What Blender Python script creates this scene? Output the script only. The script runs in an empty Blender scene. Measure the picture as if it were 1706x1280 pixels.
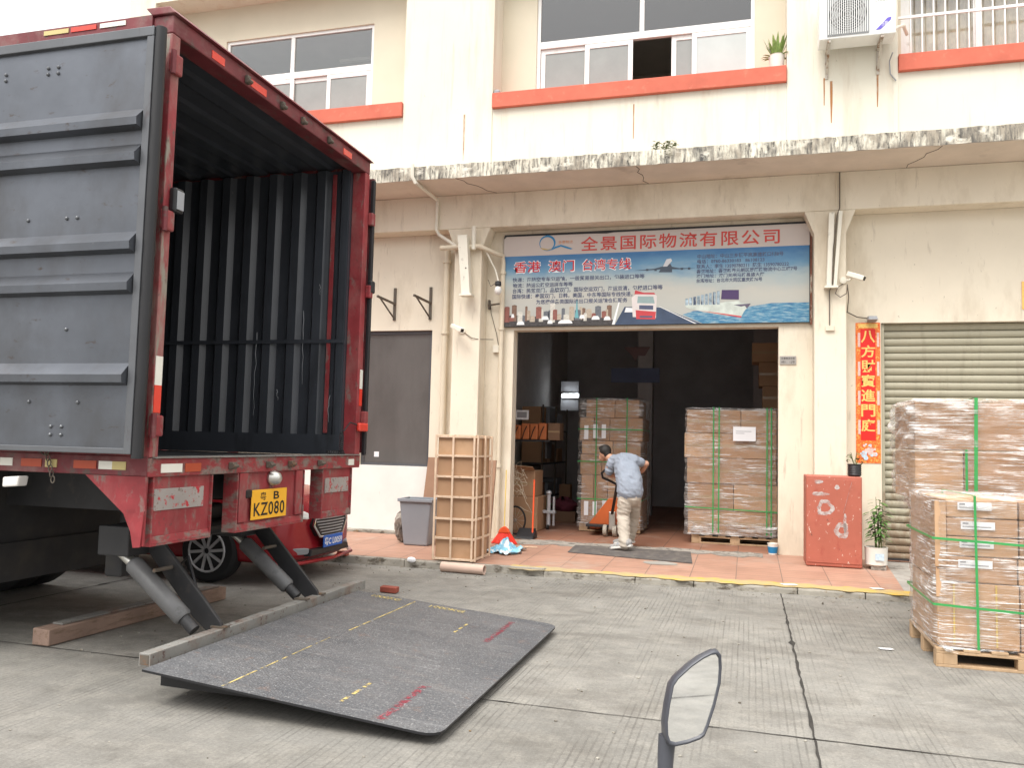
import bpy, bmesh, math, random
from mathutils import Vector, Matrix
random.seed(7)
SC = bpy.context.scene
COL = SC.collection
# ------------------------------------------------------------------ camera
yaw, pitch, roll = 0.278165, 0.0709313, 0.0250056
fwd = Vector((-math.sin(yaw)*math.cos(pitch), math.cos(yaw)*math.cos(pitch), math.sin(pitch)))
rgt = Vector((math.cos(yaw), math.sin(yaw), 0)); up = rgt.cross(fwd)
r2 = rgt*math.cos(roll)+up*math.sin(roll); u2 = -rgt*math.sin(roll)+up*math.cos(roll)
cam = bpy.data.cameras.new('camera'); co = bpy.data.objects.new('camera', cam); COL.objects.link(co)
cm = Matrix((r2, u2, -fwd)).transposed().to_4x4(); cm.translation = Vector((0, 0, 1.55)); co.matrix_world = cm
cam.sensor_width = 36; cam.lens = 36*1381.4/1706; cam.clip_start = 0.02; cam.clip_end = 2000
SC.camera = co
# ------------------------------------------------------------------ world, sun, exposure
SUN_EL, SUN_AZ = math.radians(60), math.radians(200)      # azimuth measured from +Y towards +X
w = bpy.data.worlds.new('World'); SC.world = w; w.use_nodes = True
wn = w.node_tree; bg = wn.nodes['Background']
sk = wn.nodes.new('ShaderNodeTexSky'); sk.sky_type = 'NISHITA'; sk.sun_disc = False
sk.sun_elevation = SUN_EL; sk.sun_rotation = SUN_AZ; sk.air_density = 1.0; sk.dust_density = 6; sk.ozone_density = 1.0
hs = wn.nodes.new('ShaderNodeHueSaturation'); hs.inputs['Saturation'].default_value = 0.22
cl = wn.nodes.new('ShaderNodeMix'); cl.data_type = 'RGBA'; cl.inputs[0].default_value = .75; cl.inputs[7].default_value = (6.1, 6.05, 5.95, 1)   # even cloud cover
wn.links.new(sk.outputs[0], hs.inputs['Color']); wn.links.new(hs.outputs[0], cl.inputs[6]); 
# overcast: brighter overhead than at the horizon
wt_ = wn.nodes.new('ShaderNodeTexCoord'); wsp = wn.nodes.new('ShaderNodeSeparateXYZ'); wn.links.new(wt_.outputs['Generated'], wsp.inputs[0])
wmr = wn.nodes.new('ShaderNodeMapRange'); wmr.inputs[1].default_value = 0; wmr.inputs[2].default_value = 1; wmr.inputs[3].default_value = .5; wmr.inputs[4].default_value = 1.5
wn.links.new(wsp.outputs['Z'], wmr.inputs[0])
wmu = wn.nodes.new('ShaderNodeMix'); wmu.data_type = 'RGBA'; wmu.blend_type = 'MULTIPLY'; wmu.inputs[0].default_value = 1
wn.links.new(cl.outputs[2], wmu.inputs[6]); wn.links.new(wmr.outputs[0], wmu.inputs[7]); wn.links.new(wmu.outputs[2], bg.inputs['Color'])
bg.inputs['Strength'].default_value = 0.15
sl = bpy.data.lights.new('sun', 'SUN'); sl.energy = 1.25; sl.angle = math.radians(35); sl.color = (1, 0.965, 0.9)
so = bpy.data.objects.new('sun', sl); COL.objects.link(so)
sd = Vector((math.sin(SUN_AZ)*math.cos(SUN_EL), math.cos(SUN_AZ)*math.cos(SUN_EL), math.sin(SUN_EL)))
so.rotation_euler = sd.to_track_quat('Z', 'Y').to_euler()
vs_ = SC.view_settings; vs_.view_transform = 'Standard'; vs_.look = 'None'; vs_.gamma = 1; vs_.exposure = 1.1
SC.cycles.max_bounces = 10; SC.cycles.transparent_max_bounces = 24; SC.cycles.use_denoising = True

# ------------------------------------------------------------------ materials
class NT:
    def __init__(s, name):
        s.m = bpy.data.materials.new(name); s.m.use_nodes = True; s.t = s.m.node_tree
        s.b = s.t.nodes['Principled BSDF']; s.out = s.t.nodes['Material Output']
        s.tc = s.n('ShaderNodeTexCoord')
    def n(s, t, **k):
        x = s.t.nodes.new(t)
        for a, v in k.items(): setattr(x, a, v)
        return x
    def l(s, a, b): s.t.links.new(a, b)
    def noise(s, scale, stretch=(1, 1, 1), detail=4, rough=.6, off=(0, 0, 0)):
        mp = s.n('ShaderNodeMapping'); mp.inputs['Scale'].default_value = stretch; mp.inputs['Location'].default_value = off
        s.l(s.tc.outputs['Object'], mp.inputs['Vector'])
        x = s.n('ShaderNodeTexNoise'); x.inputs['Scale'].default_value = scale; x.inputs['Detail'].default_value = detail; x.inputs['Roughness'].default_value = rough
        s.l(mp.outputs[0], x.inputs['Vector']); return x.outputs['Fac']
    def ramp(s, f, stops):
        r = s.n('ShaderNodeValToRGB'); e = r.color_ramp.elements
        while len(e) < len(stops): e.new(.5)
        for i, (p, c) in enumerate(stops):
            e[i].position = p; e[i].color = (c, c, c, 1) if isinstance(c, (int, float)) else (*c, 1)
        s.l(f, r.inputs[0]); return r.outputs[0]
    def mix(s, f, a, b, blend='MIX'):
        x = s.n('ShaderNodeMix', data_type='RGBA', blend_type=blend)
        for v, i in ((f, 0), (a, 6), (b, 7)):
            if hasattr(v, 'links') or hasattr(v, 'is_linked'): s.l(v, x.inputs[i])
            else: x.inputs[i].default_value = v if i == 0 else (*v, 1)
        return x.outputs[2]
    def math(s, op, a, b=0):
        x = s.n('ShaderNodeMath', operation=op)
        for i, v in enumerate((a, b)):
            if hasattr(v, 'is_linked'): s.l(v, x.inputs[i])
            else: x.inputs[i].default_value = v
        return x.outputs[0]
    def bump(s, h, strength=.3, dist=.01):
        x = s.n('ShaderNodeBump'); x.inputs['Strength'].default_value = strength; x.inputs['Distance'].default_value = dist
        s.l(h, x.inputs['Height']); s.l(x.outputs[0], s.b.inputs['Normal'])
    def set(s, **k):
        for a, v in k.items():
            i = s.b.inputs[{'rough': 'Roughness', 'metal': 'Metallic', 'spec': 'Specular IOR Level', 'col': 'Base Color', 'alpha': 'Alpha', 'emit': 'Emission Color', 'estr': 'Emission Strength', 'trans': 'Transmission Weight'}[a]]
            if hasattr(v, 'is_linked'): s.l(v, i)
            else: i.default_value = (*v, 1) if isinstance(v, tuple) else v
        return s

def sc_(c, k): return tuple(min(1, x*k) for x in c)
def mat(name, c, rough=.6, metal=0, spec=.4, var=.12, vs=2.5, layers=(), bump=0, bs=60, bst=(1, 1, 1), emit=0):
    """colour with soft variation; layers = (colour, scale, stretch, lo, hi) wear patches"""
    t = NT(name)
    f = t.noise(vs)
    col = t.mix(t.ramp(f, ((.3, 0.), (.7, 1.))), sc_(c, 1-var), sc_(c, 1+var))
    for i, (c2, s, st, lo, hi) in enumerate(layers):
        g = t.ramp(t.noise(s, st, 6, .65, (3.1*i+1, 1.7, 5.3*i)), ((lo, 0.), (hi, 1.)))
        col = t.mix(g, col, c2)
    t.set(col=col, rough=rough, metal=metal, spec=spec)
    if bump: t.bump(t.noise(bs, bst, 4), bump, .01)
    if emit: t.set(emit=c, estr=emit)
    return t.m

GRIME = (.23, .2, .16)
m_wall = mat('cream_wall_paint', (.76, .685, .56), .85, spec=.2, var=.05, vs=1.2, layers=(((.5, .42, .31), 1.6, (1, 1, .35), .5, .8), ((.42, .35, .27), 7, (1.5, 1.5, .2), .6, .8), ((.3, .26, .2), 22, (1, 1, .5), .68, .76)), bump=.08, bs=30)
m_wallup = mat('upper_wall_paint', (.72, .685, .585), .85, spec=.2, var=.04, vs=.8, layers=(((.6, .5, .39), 2.2, (1.6, 1.6, .22), .52, .85), ((.48, .41, .32), 9, (1.4, 1.4, .1), .6, .85), ((.4, .36, .29), 26, (1, 1, .6), .68, .76)), bump=.06, bs=30)
m_white = mat('white_wall_paint', (.78, .77, .73), .8, spec=.2, var=.05, layers=(((.5, .47, .42), 7, (1, 1, .4), .64, .8),), bump=.06)
m_soffit = mat('soffit_paint', (.7, .61, .52), .9, spec=.1, var=.07, layers=(((.36, .3, .25), 2, (1, 1, 1), .6, .9),))
m_red_sill = mat('red_sill_paint', (.56, .135, .085), .75, var=.12, vs=3, layers=(((.6, .2, .13), 8, (1, 1, 1), .58, .75), ((.3, .07, .05), 14, (1, 1, .3), .66, .85)))
m_mould = mat('mouldy_canopy_edge', (.72, .68, .57), .9, spec=.1, var=.1, layers=(((.36, .32, .26), 4, (1.3, 1, .7), .42, .58), ((.15, .14, .125), 13, (1.6, 1, .25), .45, .64), ((.085, .083, .08), 2.2, (1, 1, .5), .54, .68), ((.07, .068, .062), 30, (1, 1, .4), .56, .68), ((.7, .66, .57), 3.5, (1, 1, 1.6), .58, .68)), bump=.4, bs=35)
m_red_truck = mat('worn_red_truck_paint', (.26, .036, .042), .5, spec=.35, var=.25, vs=5, layers=(((.29, .12, .11), 4, (1, 1, .6), .47, .8), ((.2, .165, .145), 11, (1, 1, .5), .56, .68), ((.08, .06, .05), 40, (1, 1, .6), .62, .72)), bump=.12, bs=40)
m_post = mat('primer_worn_red_post', (.25, .036, .042), .55, var=.25, vs=5, layers=(((.3, .15, .135), 3, (1, 1, .5), .44, .62), ((.25, .23, .19), 6, (2, 2, .4), .5, .6), ((.1, .08, .065), 18, (1, 1, .4), .58, .68)), bump=.15)
m_red_dark = mat('dark_red_truck_paint', (.16, .03, .036), .55, var=.25, vs=5, layers=(((.22, .12, .11), 5, (1, .6, 1), .5, .75), ((.1, .075, .065), 14, (1, .5, 1), .56, .7)), bump=.1)
m_red_sill_bed = mat('scuffed_red_bed_edge', (.26, .035, .04), .55, var=.2, vs=4, layers=(((.2, .15, .13), 6, (1, 1, 2), .47, .6), ((.12, .08, .07), 22, (1, 1, 1), .56, .66)), bump=.25, bs=50)
m_door = mat('grey_door_steel', (.135, .145, .165), .36, metal=.75, spec=.5, var=.16, vs=1.3, layers=(((.1, .1, .105), 2, (1, 1, .6), .45, .75), ((.3, .3, .3), 38, (1, 1, 1), .7, .76), ((.09, .07, .06), 7, (1, 1, 2), .62, .72)), bump=.5, bs=2.2)
m_door_frame = mat('grey_door_frame', (.12, .125, .135), .4, metal=.4, var=.12, layers=(((.07, .05, .05), 9, (1, 1, .3), .6, .75),))
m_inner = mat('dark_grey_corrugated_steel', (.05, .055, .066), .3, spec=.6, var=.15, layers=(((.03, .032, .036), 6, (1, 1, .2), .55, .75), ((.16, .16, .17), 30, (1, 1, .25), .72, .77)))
m_rubber = mat('black_rubber', (.016, .016, .018), .45, var=.2)
m_dark = mat('dark_steel', (.028, .028, .03), .5, var=.25, layers=(((.06, .05, .045), 8, (1, 1, 1), .58, .75),), bump=.1)
m_flap = mat('dusty_mudflap', (.032, .032, .034), .75, var=.2, layers=(((.055, .05, .045), 3, (1, 1, 1), .45, .7),))
m_cyl = mat('grey_cylinder_steel', (.13, .13, .132), .5, metal=.2, var=.2, layers=(((.08, .08, .08), 8, (1, 1, 1), .58, .7),))
m_rust_tube = mat('rusty_painted_tube', (.22, .215, .2), .6, var=.15, layers=(((.19, .13, .1), 5, (1, 1, 1), .5, .7), ((.1, .06, .05), 24, (1, 1, 1), .58, .66)), bump=.2)
m_refl_red = mat('red_reflector', (.7, .05, .03), .25, var=.05, spec=.6)
m_refl_white = mat('white_reflector', (.75, .73, .66), .25, var=.08, spec=.6)
m_refl_yel = mat('yellow_reflector', (.55, .45, .2), .3, var=.1)
m_refl_org = mat('faded_orange_reflector', (.42, .07, .03), .35, var=.1)
m_bare = mat('bare_scratched_lamp_plate', (.33, .3, .28), .5, var=.12, layers=(((.42, .03, .04), 16, (1, 1, 1), .55, .62), ((.16, .1, .08), 30, (1, 1, 1), .6, .66)))
m_plate_y = mat('yellow_number_plate', (.86, .44, .03), .35, var=.06)
m_plate_b = mat('blue_number_plate', (.01, .12, .5), .3, var=.06)
m_black = mat('black_ink', (.015, .013, .012), .5, var=0)
m_whiteink = mat('white_ink', (.8, .8, .8), .5, var=0)
m_steel = mat('bright_steel', (.55, .54, .5), .3, metal=.8, var=.1)
m_wood = mat('pale_pallet_wood', (.44, .3, .18), .75, var=.18, vs=4, layers=(((.33, .2, .1), 5, (6, 1, 1), .55, .7),), bump=.15, bs=20, bst=(1, 6, 6))
m_woodslat = mat('crate_slat_wood', (.68, .51, .37), .75, var=.16, vs=5, layers=(((.4, .27, .16), 7, (3, 3, 1), .56, .7),))
m_timber = mat('weathered_timber', (.27, .185, .145), .8, var=.2, layers=(((.18, .12, .08), 6, (5, 1, 5), .5, .7),), bump=.2)
m_brown_board = mat('brown_plywood', (.28, .16, .1), .75, var=.15)
CART = (.455, .28, .168)
m_cart = mat('kraft_carton', CART, .8, spec=.2, var=.08, vs=2, layers=(((.4, .235, .13), 6, (1, 1, 1), .52, .8),), bump=.05, bs=14)
m_cart2 = mat('kraft_carton_light', (.515, .33, .2), .8, spec=.2, var=.08, vs=2.6, layers=(((.45, .27, .15), 6, (1, 1, 1), .52, .8),), bump=.05, bs=14)
m_cart3 = mat('kraft_carton_dark', (.41, .25, .148), .8, spec=.2, var=.08, vs=2.2, bump=.05, bs=14)
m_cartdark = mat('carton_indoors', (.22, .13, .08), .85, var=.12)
m_tape = mat('brown_tape', (.42, .29, .17), .25, spec=.6, var=.05)
m_label = mat('white_paper_label', (.8, .8, .82), .6, var=.04)
m_print = mat('grey_label_print', (.28, .28, .3), .7, var=0)
m_green = mat('green_strap', (.04, .3, .08), .35, spec=.5, var=.12)
m_yelstrap = mat('yellow_strap', (.62, .44, .12), .4, var=.1)
m_alu = mat('white_window_frame', (.8, .8, .78), .4, var=.04, layers=(((.6, .58, .52), 9, (1, 1, 1), .6, .8),))
m_curtain = mat('beige_curtain', (.85, .75, .62), .9, var=.2, vs=6)
m_acw = mat('white_ac_paint', (.78, .78, .76), .4, var=.04, layers=(((.55, .5, .42), 8, (1, 1, .5), .62, .8),))
m_acgrill = mat('grey_ac_grille', (.3, .31, .32), .5, var=.08)
m_purple = mat('purple_sticker', (.13, .1, .5), .4, var=.05)
m_greyink = mat('grey_ink', (.3, .31, .33), .5, var=0)
m_pvc = mat('cream_pvc_pipe', (.66, .58, .45), .5, var=.06, layers=(((.4, .33, .25), 5, (1, 1, .4), .6, .8),))
m_pvc_w = mat('white_pvc_pipe', (.74, .7, .6), .5, var=.06, layers=(((.3, .27, .22), 9, (1, 1, .5), .62, .75),))
m_iron = mat('old_dark_iron', (.13, .11, .09), .7, metal=.3, var=.2, layers=(((.2, .1, .05), 12, (1, 1, 1), .55, .7),))
m_brk = mat('rust_spotted_white_steel', (.5, .46, .4), .6, var=.15, layers=(((.22, .12, .06), 9, (1, 1, .6), .5, .62),))
m_lampw = mat('frosted_lamp_glass', (.75, .73, .7), .25, var=.04)
m_redbox = mat('faded_red_cabinet_paint', (.41, .12, .08), .6, var=.08, vs=3, layers=(((.55, .24, .17), 3, (1, 1, 1), .62, .72), ((.33, .07, .05), 8, (1, 1, .4), .58, .75), ((.62, .5, .42), 22, (1, 1, .7), .64, .67), ((.16, .07, .05), 15, (1, 1, .8), .65, .7)), bump=.1, bs=25)
m_shut = None
m_potw = mat('white_ceramic_pot', (.76, .74, .68), .4, var=.05)
m_soil = mat('dark_soil', (.04, .03, .02), .9, var=.2)
m_leaf = mat('green_leaf', (.1, .19, .05), .5, var=.35, vs=30)
m_leaf2 = mat('pale_green_leaf', (.2, .28, .07), .5, var=.3, vs=25)
m_weed = mat('dusty_weed_leaf', (.16, .2, .08), .6, var=.35, vs=30)
m_stalk = mat('plant_stalk', (.13, .14, .05), .7, var=.2)
m_posterred = mat('couplet_red_paper', (.72, .02, .015), .45, var=.05)
m_posterorange = mat('couplet_orange_border', (.78, .16, .03), .45, var=.1, vs=14, layers=(((.85, .42, .1), 45, (1, 1, 1), .52, .6), ((.6, .03, .02), 30, (1, 1, 1), .58, .64)))
m_gold = mat('gold_ink', (.85, .55, .16), .35, var=.15, vs=40)
m_pinkish = mat('pale_pink_print', (.75, .5, .45), .5, var=.25, vs=40)
m_paleblue = mat('pale_blue_print', (.5, .62, .72), .5, var=.2, vs=30)
m_bin = mat('grey_bin_plastic', (.27, .29, .32), .45, var=.06)
m_orange = mat('orange_plastic', (.75, .1, .03), .45, var=.1)
m_redplast = mat('red_plastic_bristle', (.75, .045, .025), .5, var=.15, vs=30)
m_cyan = mat('light_blue_cloth', (.25, .55, .72), .7, var=.2, vs=9, layers=(((.75, .8, .82), 9, (1, 1, 1), .5, .55),))
m_paperroll = mat('pinkish_cardboard_tube', (.58, .42, .34), .7, var=.06)
m_brick = mat('red_brick', (.3, .075, .05), .85, var=.2, vs=12, bump=.3, bs=60)
m_skin = mat('skin', (.52, .29, .2), .5, var=.06, vs=8)
m_hair = mat('black_hair', (.02, .017, .015), .6, var=.2, vs=60, bump=.4, bs=90)
m_shirt = mat('grey_blue_tshirt', (.245, .275, .33), .85, var=.08, vs=6, bump=.15, bs=18)
m_trous = mat('beige_trousers', (.43, .38, .32), .85, var=.08, vs=5, bump=.25, bs=16)
m_shoe = mat('grey_sneaker', (.3, .29, .28), .7, var=.3, vs=30, layers=(((.12, .17, .25), 26, (1, 1, 1), .58, .62),))
m_sole = mat('white_sole', (.7, .68, .64), .6, var=.06)
m_jack = mat('orange_jack_paint', (.55, .12, .03), .45, var=.12, layers=(((.3, .1, .04), 8, (1, 1, 1), .56, .7),))
m_wheelpu = mat('beige_wheel', (.4, .36, .3), .6, var=.1)
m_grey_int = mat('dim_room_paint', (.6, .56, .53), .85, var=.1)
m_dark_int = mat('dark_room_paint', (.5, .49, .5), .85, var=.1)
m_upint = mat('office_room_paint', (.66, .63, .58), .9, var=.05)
m_filmdark = mat('silver_stand_paint', (.5, .52, .55), .35, metal=.4, var=.1)
m_carpaint = mat('metallic_red_car_paint', (.3, .012, .02), .22, metal=.25, spec=.7, var=.05)
m_chrome = mat('chrome', (.7, .7, .72), .12, metal=1, var=.02)
m_tyre = mat('tyre_rubber', (.02, .02, .021), .8, var=.2, bump=.2)
m_rim = mat('alloy_rim', (.5, .5, .51), .35, metal=.3, var=.05)
m_mirrorhous = mat('dark_grey_plastic', (.055, .058, .07), .38, spec=.5, var=.06, bump=.03, bs=150)
m_blackplas = mat('black_plastic', (.02, .02, .022), .4, var=.1)
m_mirror = NT('mirror_glass').set(col=(.92, .93, .93), metal=1.0, rough=.02).m
m_tubeglow = mat('lit_fluorescent_tube', (.85, .93, 1), .4, var=0, emit=7)
m_rustst = None

def make_glass(name, tint, refl=.35, tr=.65):
    t = NT(name); gl = t.n('ShaderNodeBsdfGlossy'); gl.inputs['Roughness'].default_value = .03; gl.inputs['Color'].default_value = (.9, .92, .95, 1)
    tp = t.n('ShaderNodeBsdfTransparent'); tp.inputs['Color'].default_value = (*tint, 1)
    fr = t.n('ShaderNodeLayerWeight'); fr.inputs['Blend'].default_value = .25
    f = t.math('ADD', t.math('MULTIPLY', fr.outputs['Fresnel'], .7), refl*.25)
    x = t.n('ShaderNodeMixShader'); t.l(f, x.inputs[0]); t.l(tp.outputs[0], x.inputs[1]); t.l(gl.outputs[0], x.inputs[2]); t.l(x.outputs[0], t.out.inputs[0])
    return t.m
m_glass = make_glass('window_glass', (.95, .95, .93), .3)
m_glassdark = make_glass('dusty_dark_glass', (.5, .48, .45), .4)
m_frost = mat('dusty_frosted_glass', (.29, .305, .295), .12, spec=.5, var=.08)
m_blindglass = mat('white_blind_behind_glass', (.5, .54, .53), .3, spec=.5, var=.05)
m_tint = mat('grey_tinted_dusty_glass', (.115, .11, .105), .16, spec=.6, var=.12, vs=.9, layers=(((.15, .145, .14), 2, (1, 1, .3), .45, .8),))

def film(name, thick, bias=0):
    """clear wrap: thin whitish horizontal creases and glossy highlights over what it covers"""
    t = NT(name)
    def streak(st, rot, lo, hi, off):
        mp = t.n('ShaderNodeMapping'); mp.inputs['Scale'].default_value = st; mp.inputs['Rotation'].default_value = rot; mp.inputs['Location'].default_value = off
        t.l(t.tc.outputs['Object'], mp.inputs['Vector'])
        x = t.n('ShaderNodeTexNoise'); x.inputs['Scale'].default_value = 1; x.inputs['Detail'].default_value = 3; x.inputs['Roughness'].default_value = .7
        t.l(mp.outputs[0], x.inputs['Vector']); return x.outputs['Fac'], t.ramp(x.outputs['Fac'], ((lo-bias, 0.), (hi-bias, 1.)))
    n1, s1 = streak((3.2, 3.2, 75), (.02, .035, 0), .52, .6, (0, 0, 0))
    n2, s2 = streak((2.4, 2.4, 120), (-.05, -.09, 0), .57, .64, (5, 3, 1))
    n3, s3 = streak((5, 5, 34), (.1, .16, 0), .61, .7, (2, 9, 4))
    f = t.math('MAXIMUM', t.math('MAXIMUM', s1, s2), t.math('MULTIPLY', s3, .7))
    pz = t.ramp(t.noise(2.6, (1, 1, 1.8), 4), ((.42, .1), (.62, 1.)))
    f = t.math('MULTIPLY', f, pz)
    f = t.math('ADD', t.math('MULTIPLY', f, thick), t.math('MULTIPLY', t.ramp(t.noise(4, (1, 1, 2), 5), ((.5, 0.), (.75, .22))), thick))
    lw = t.n('ShaderNodeLayerWeight'); lw.inputs['Blend'].default_value = .3
    f = t.math('ADD', t.math('ADD', f, .035), t.math('MULTIPLY', lw.outputs['Fresnel'], .3))
    tp = t.n('ShaderNodeBsdfTransparent'); tp.inputs['Color'].default_value = (.985, .98, .97, 1)
    t.set(col=(.93, .92, .91), rough=.12, spec=.8)
    t.bump(t.math('ADD', n1, t.math('MULTIPLY', n3, 1.5)), .8, .03)
    x = t.n('ShaderNodeMixShader'); t.l(f, x.inputs[0]); t.l(tp.outputs[0], x.inputs[1]); t.l(t.b.outputs[0], x.inputs[2]); t.l(x.outputs[0], t.out.inputs[0])
    return t.m
m_film = film('stretch_film', .75)
m_filmtop = film('glare_stretch_film', .8, .035)  # whiter wrap, the glare on the film put into its colour
m_filmh = film('heavy_stretch_film', .85)

def ground_mat():
    t = NT('grooved_concrete')
    base = t.mix(t.ramp(t.noise(.5, (1, 1, 1), 8, .62), ((.34, 0.), (.68, 1.))), (.175, .168, .152), (.298, .287, .262))
    base = t.mix(t.math('MULTIPLY', t.ramp(t.noise(.75, (.6, 1.5, 1), 8, .68, (4, 2, 0)), ((.5, 0.), (.66, 1.))), .75), base, (.125, .114, .098))
    base = t.mix(t.math('MULTIPLY', t.ramp(t.noise(1.7, (.8, 1.3, 1), 8, .7, (9, 5, 0)), ((.55, 0.), (.7, 1.))), .6), base, (.36, .345, .31))
    base = t.mix(t.math('MULTIPLY', t.ramp(t.noise(4.5, (1, 1.15, 1), 8, .75, (1, 6, 0)), ((.46, 0.), (.66, 1.))), .55), base, (.345, .325, .285))
    base = t.mix(t.math('MULTIPLY', t.ramp(t.noise(3.2, (1, 1.2, 1), 8, .75, (8, 1, 0)), ((.5, 0.), (.68, 1.))), .55), base, (.115, .106, .092))
    base = t.mix(t.ramp(t.noise(55, (1, 1, 1), 4, .7), ((.4, .0), (.7, .5))), base, (.1, .094, .084))
    base = t.mix(t.ramp(t.noise(140, (1, 1, 1), 2), ((.55, .0), (.75, .45))), base, (.38, .365, .33))
    sp = t.n('ShaderNodeSeparateXYZ'); t.l(t.tc.outputs['Object'], sp.inputs[0])
    wob = t.noise(.8, (1, .22, 1), 3)
    x = t.math('ADD', t.math('MULTIPLY', sp.outputs['X'], 2*math.pi/.041), t.math('MULTIPLY', wob, 11))
    g = t.math('SINE', x)
    line = t.ramp(t.math('ADD', t.math('MULTIPLY', g, .5), .5), ((.78, 0.), (.97, 1.)))
    msk = t.ramp(t.noise(.8, (2.6, .45, 1), 6, .7, (2, 8, 0)), ((.42, .06), (.6, 1.)))
    brk = t.ramp(t.noise(5, (4, .35, 1), 5, .7), ((.36, .0), (.56, 1.)))
    lm = t.math('MULTIPLY', t.math('MULTIPLY', line, msk), brk)
    base = t.mix(t.math('MULTIPLY', lm, .44), base, (.07, .065, .058))
    # the slab in front of the truck is tinted slightly darker than its neighbours
    slab = t.math('MULTIPLY', t.math('LESS_THAN', sp.outputs['X'], .352), t.math('LESS_THAN', t.math('ADD', sp.outputs['Y'], t.math('MULTIPLY', sp.outputs['X'], .0165)), 4.862))
    base = t.mix(t.math('MULTIPLY', slab, .13), base, (.1, .096, .086))
    t.set(col=base, rough=t.ramp(t.noise(1.5), ((.3, .62), (.7, .85))), spec=.35)
    h = t.math('SUBTRACT', t.math('MULTIPLY', t.noise(60), .35), lm)
    t.bump(h, .5, .006)
    return t.m
m_ground = ground_mat()
m_joint = mat('dark_joint_gap', (.035, .032, .028), .95, var=.3, vs=9)

def tile_mat(name, a, b, gap):
    t = NT(name)
    br = t.n('ShaderNodeTexBrick'); br.offset = 0; br.inputs['Scale'].default_value = 1
    mp = t.n('ShaderNodeMapping'); t.l(t.tc.outputs['Object'], mp.inputs['Vector']); t.l(mp.outputs[0], br.inputs['Vector'])
    mp.inputs['Location'].default_value = (.125, .02, 0)
    br.inputs['Brick Width'].default_value = .51; br.inputs['Row Height'].default_value = .51; br.inputs['Mortar Size'].default_value = .006; br.inputs['Mortar Smooth'].default_value = .3
    br.inputs['Color1'].default_value = (*a, 1); br.inputs['Color2'].default_value = (*b, 1); br.inputs['Mortar'].default_value = (*gap, 1)
    col = t.mix(t.math('MULTIPLY', t.ramp(t.noise(3, (1, 1, 1), 6), ((.45, 0.), (.75, 1.))), .5), br.outputs['Color'], sc_(a, .62))
    col = t.mix(t.math('MULTIPLY', t.ramp(t.noise(1.6, (1, 1, 1), 5, .7, (4, 4, 4)), ((.52, 0.), (.7, 1.))), .6), col, (.42, .33, .27))
    col = t.mix(t.ramp(t.noise(70), ((.6, 0.), (.8, .4))), col, (.17, .1, .07))
    # fine ribbed faces of the pavers
    wv = t.n('ShaderNodeTexWave', wave_type='BANDS', bands_direction='Y'); wv.inputs['Scale'].default_value = 2.6; wv.inputs['Distortion'].default_value = .6
    t.l(t.tc.outputs['Object'], wv.inputs['Vector'])
    col = t.mix(t.math('MULTIPLY', t.ramp(wv.outputs['Fac'], ((.75, 0.), (.95, 1.))), .22), col, sc_(a, .5))
    t.set(col=col, rough=.6, spec=.4); t.bump(br.outputs['Fac'], -.4, .006); return t.m
m_tile = tile_mat('red_paving_tile', (.4, .225, .16), (.44, .255, .185), (.17, .12, .095))
m_tile_in = tile_mat('shaded_indoor_tile', (.3, .14, .085), (.33, .155, .1), (.12, .07, .05))  # same tile as the pavement, darkened to carry the indoor shade
m_kerb = mat('broken_kerb_concrete', (.3, .28, .24), .9, var=.2, vs=4, layers=(((.1, .085, .065), 5, (1, 1, 2), .52, .62), ((.2, .13, .06), 9, (1, 1, 1), .6, .7)), bump=.6, bs=18)
def yel_mat():
    t = NT('worn_yellow_kerb_paint')
    n = t.ramp(t.noise(4.5, (1, 1.6, 1), 7, .7), ((.38, 0.), (.5, 1.)))
    sp = t.n('ShaderNodeSeparateXYZ'); t.l(t.tc.outputs['Object'], sp.inputs[0])
    mr = t.n('ShaderNodeMapRange'); mr.inputs[1].default_value = -3.5; mr.inputs[2].default_value = 1.3; mr.inputs[3].default_value = .55; mr.inputs[4].default_value = 0
    t.l(sp.outputs['X'], mr.inputs[0])
    f = t.math('ADD', t.math('MULTIPLY', n, .6), t.math('MULTIPLY', mr.outputs[0], .45))
    t.set(col=t.mix(f, (.6, .385, .05), (.36, .31, .22)), rough=.8); t.bump(t.noise(30), .3, .006); return t.m
m_yel = yel_mat()
m_apron = mat('pale_concrete_apron', (.33, .31, .28), .85, var=.15, vs=3, layers=(((.2, .18, .16), 6, (1, 1, 1), .52, .7),), bump=.3)
m_mat = mat('dark_steel_threshold', (.1, .09, .085), .7, var=.2, vs=5, layers=(((.17, .15, .13), 9, (1, 1, 1), .5, .65),), bump=.15)
m_break = mat('broken_mortar', (.3, .27, .235), .95, var=.25, vs=6, layers=(((.13, .115, .1), 12, (1, 1, 1), .52, .62),), bump=.8, bs=25)

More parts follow.
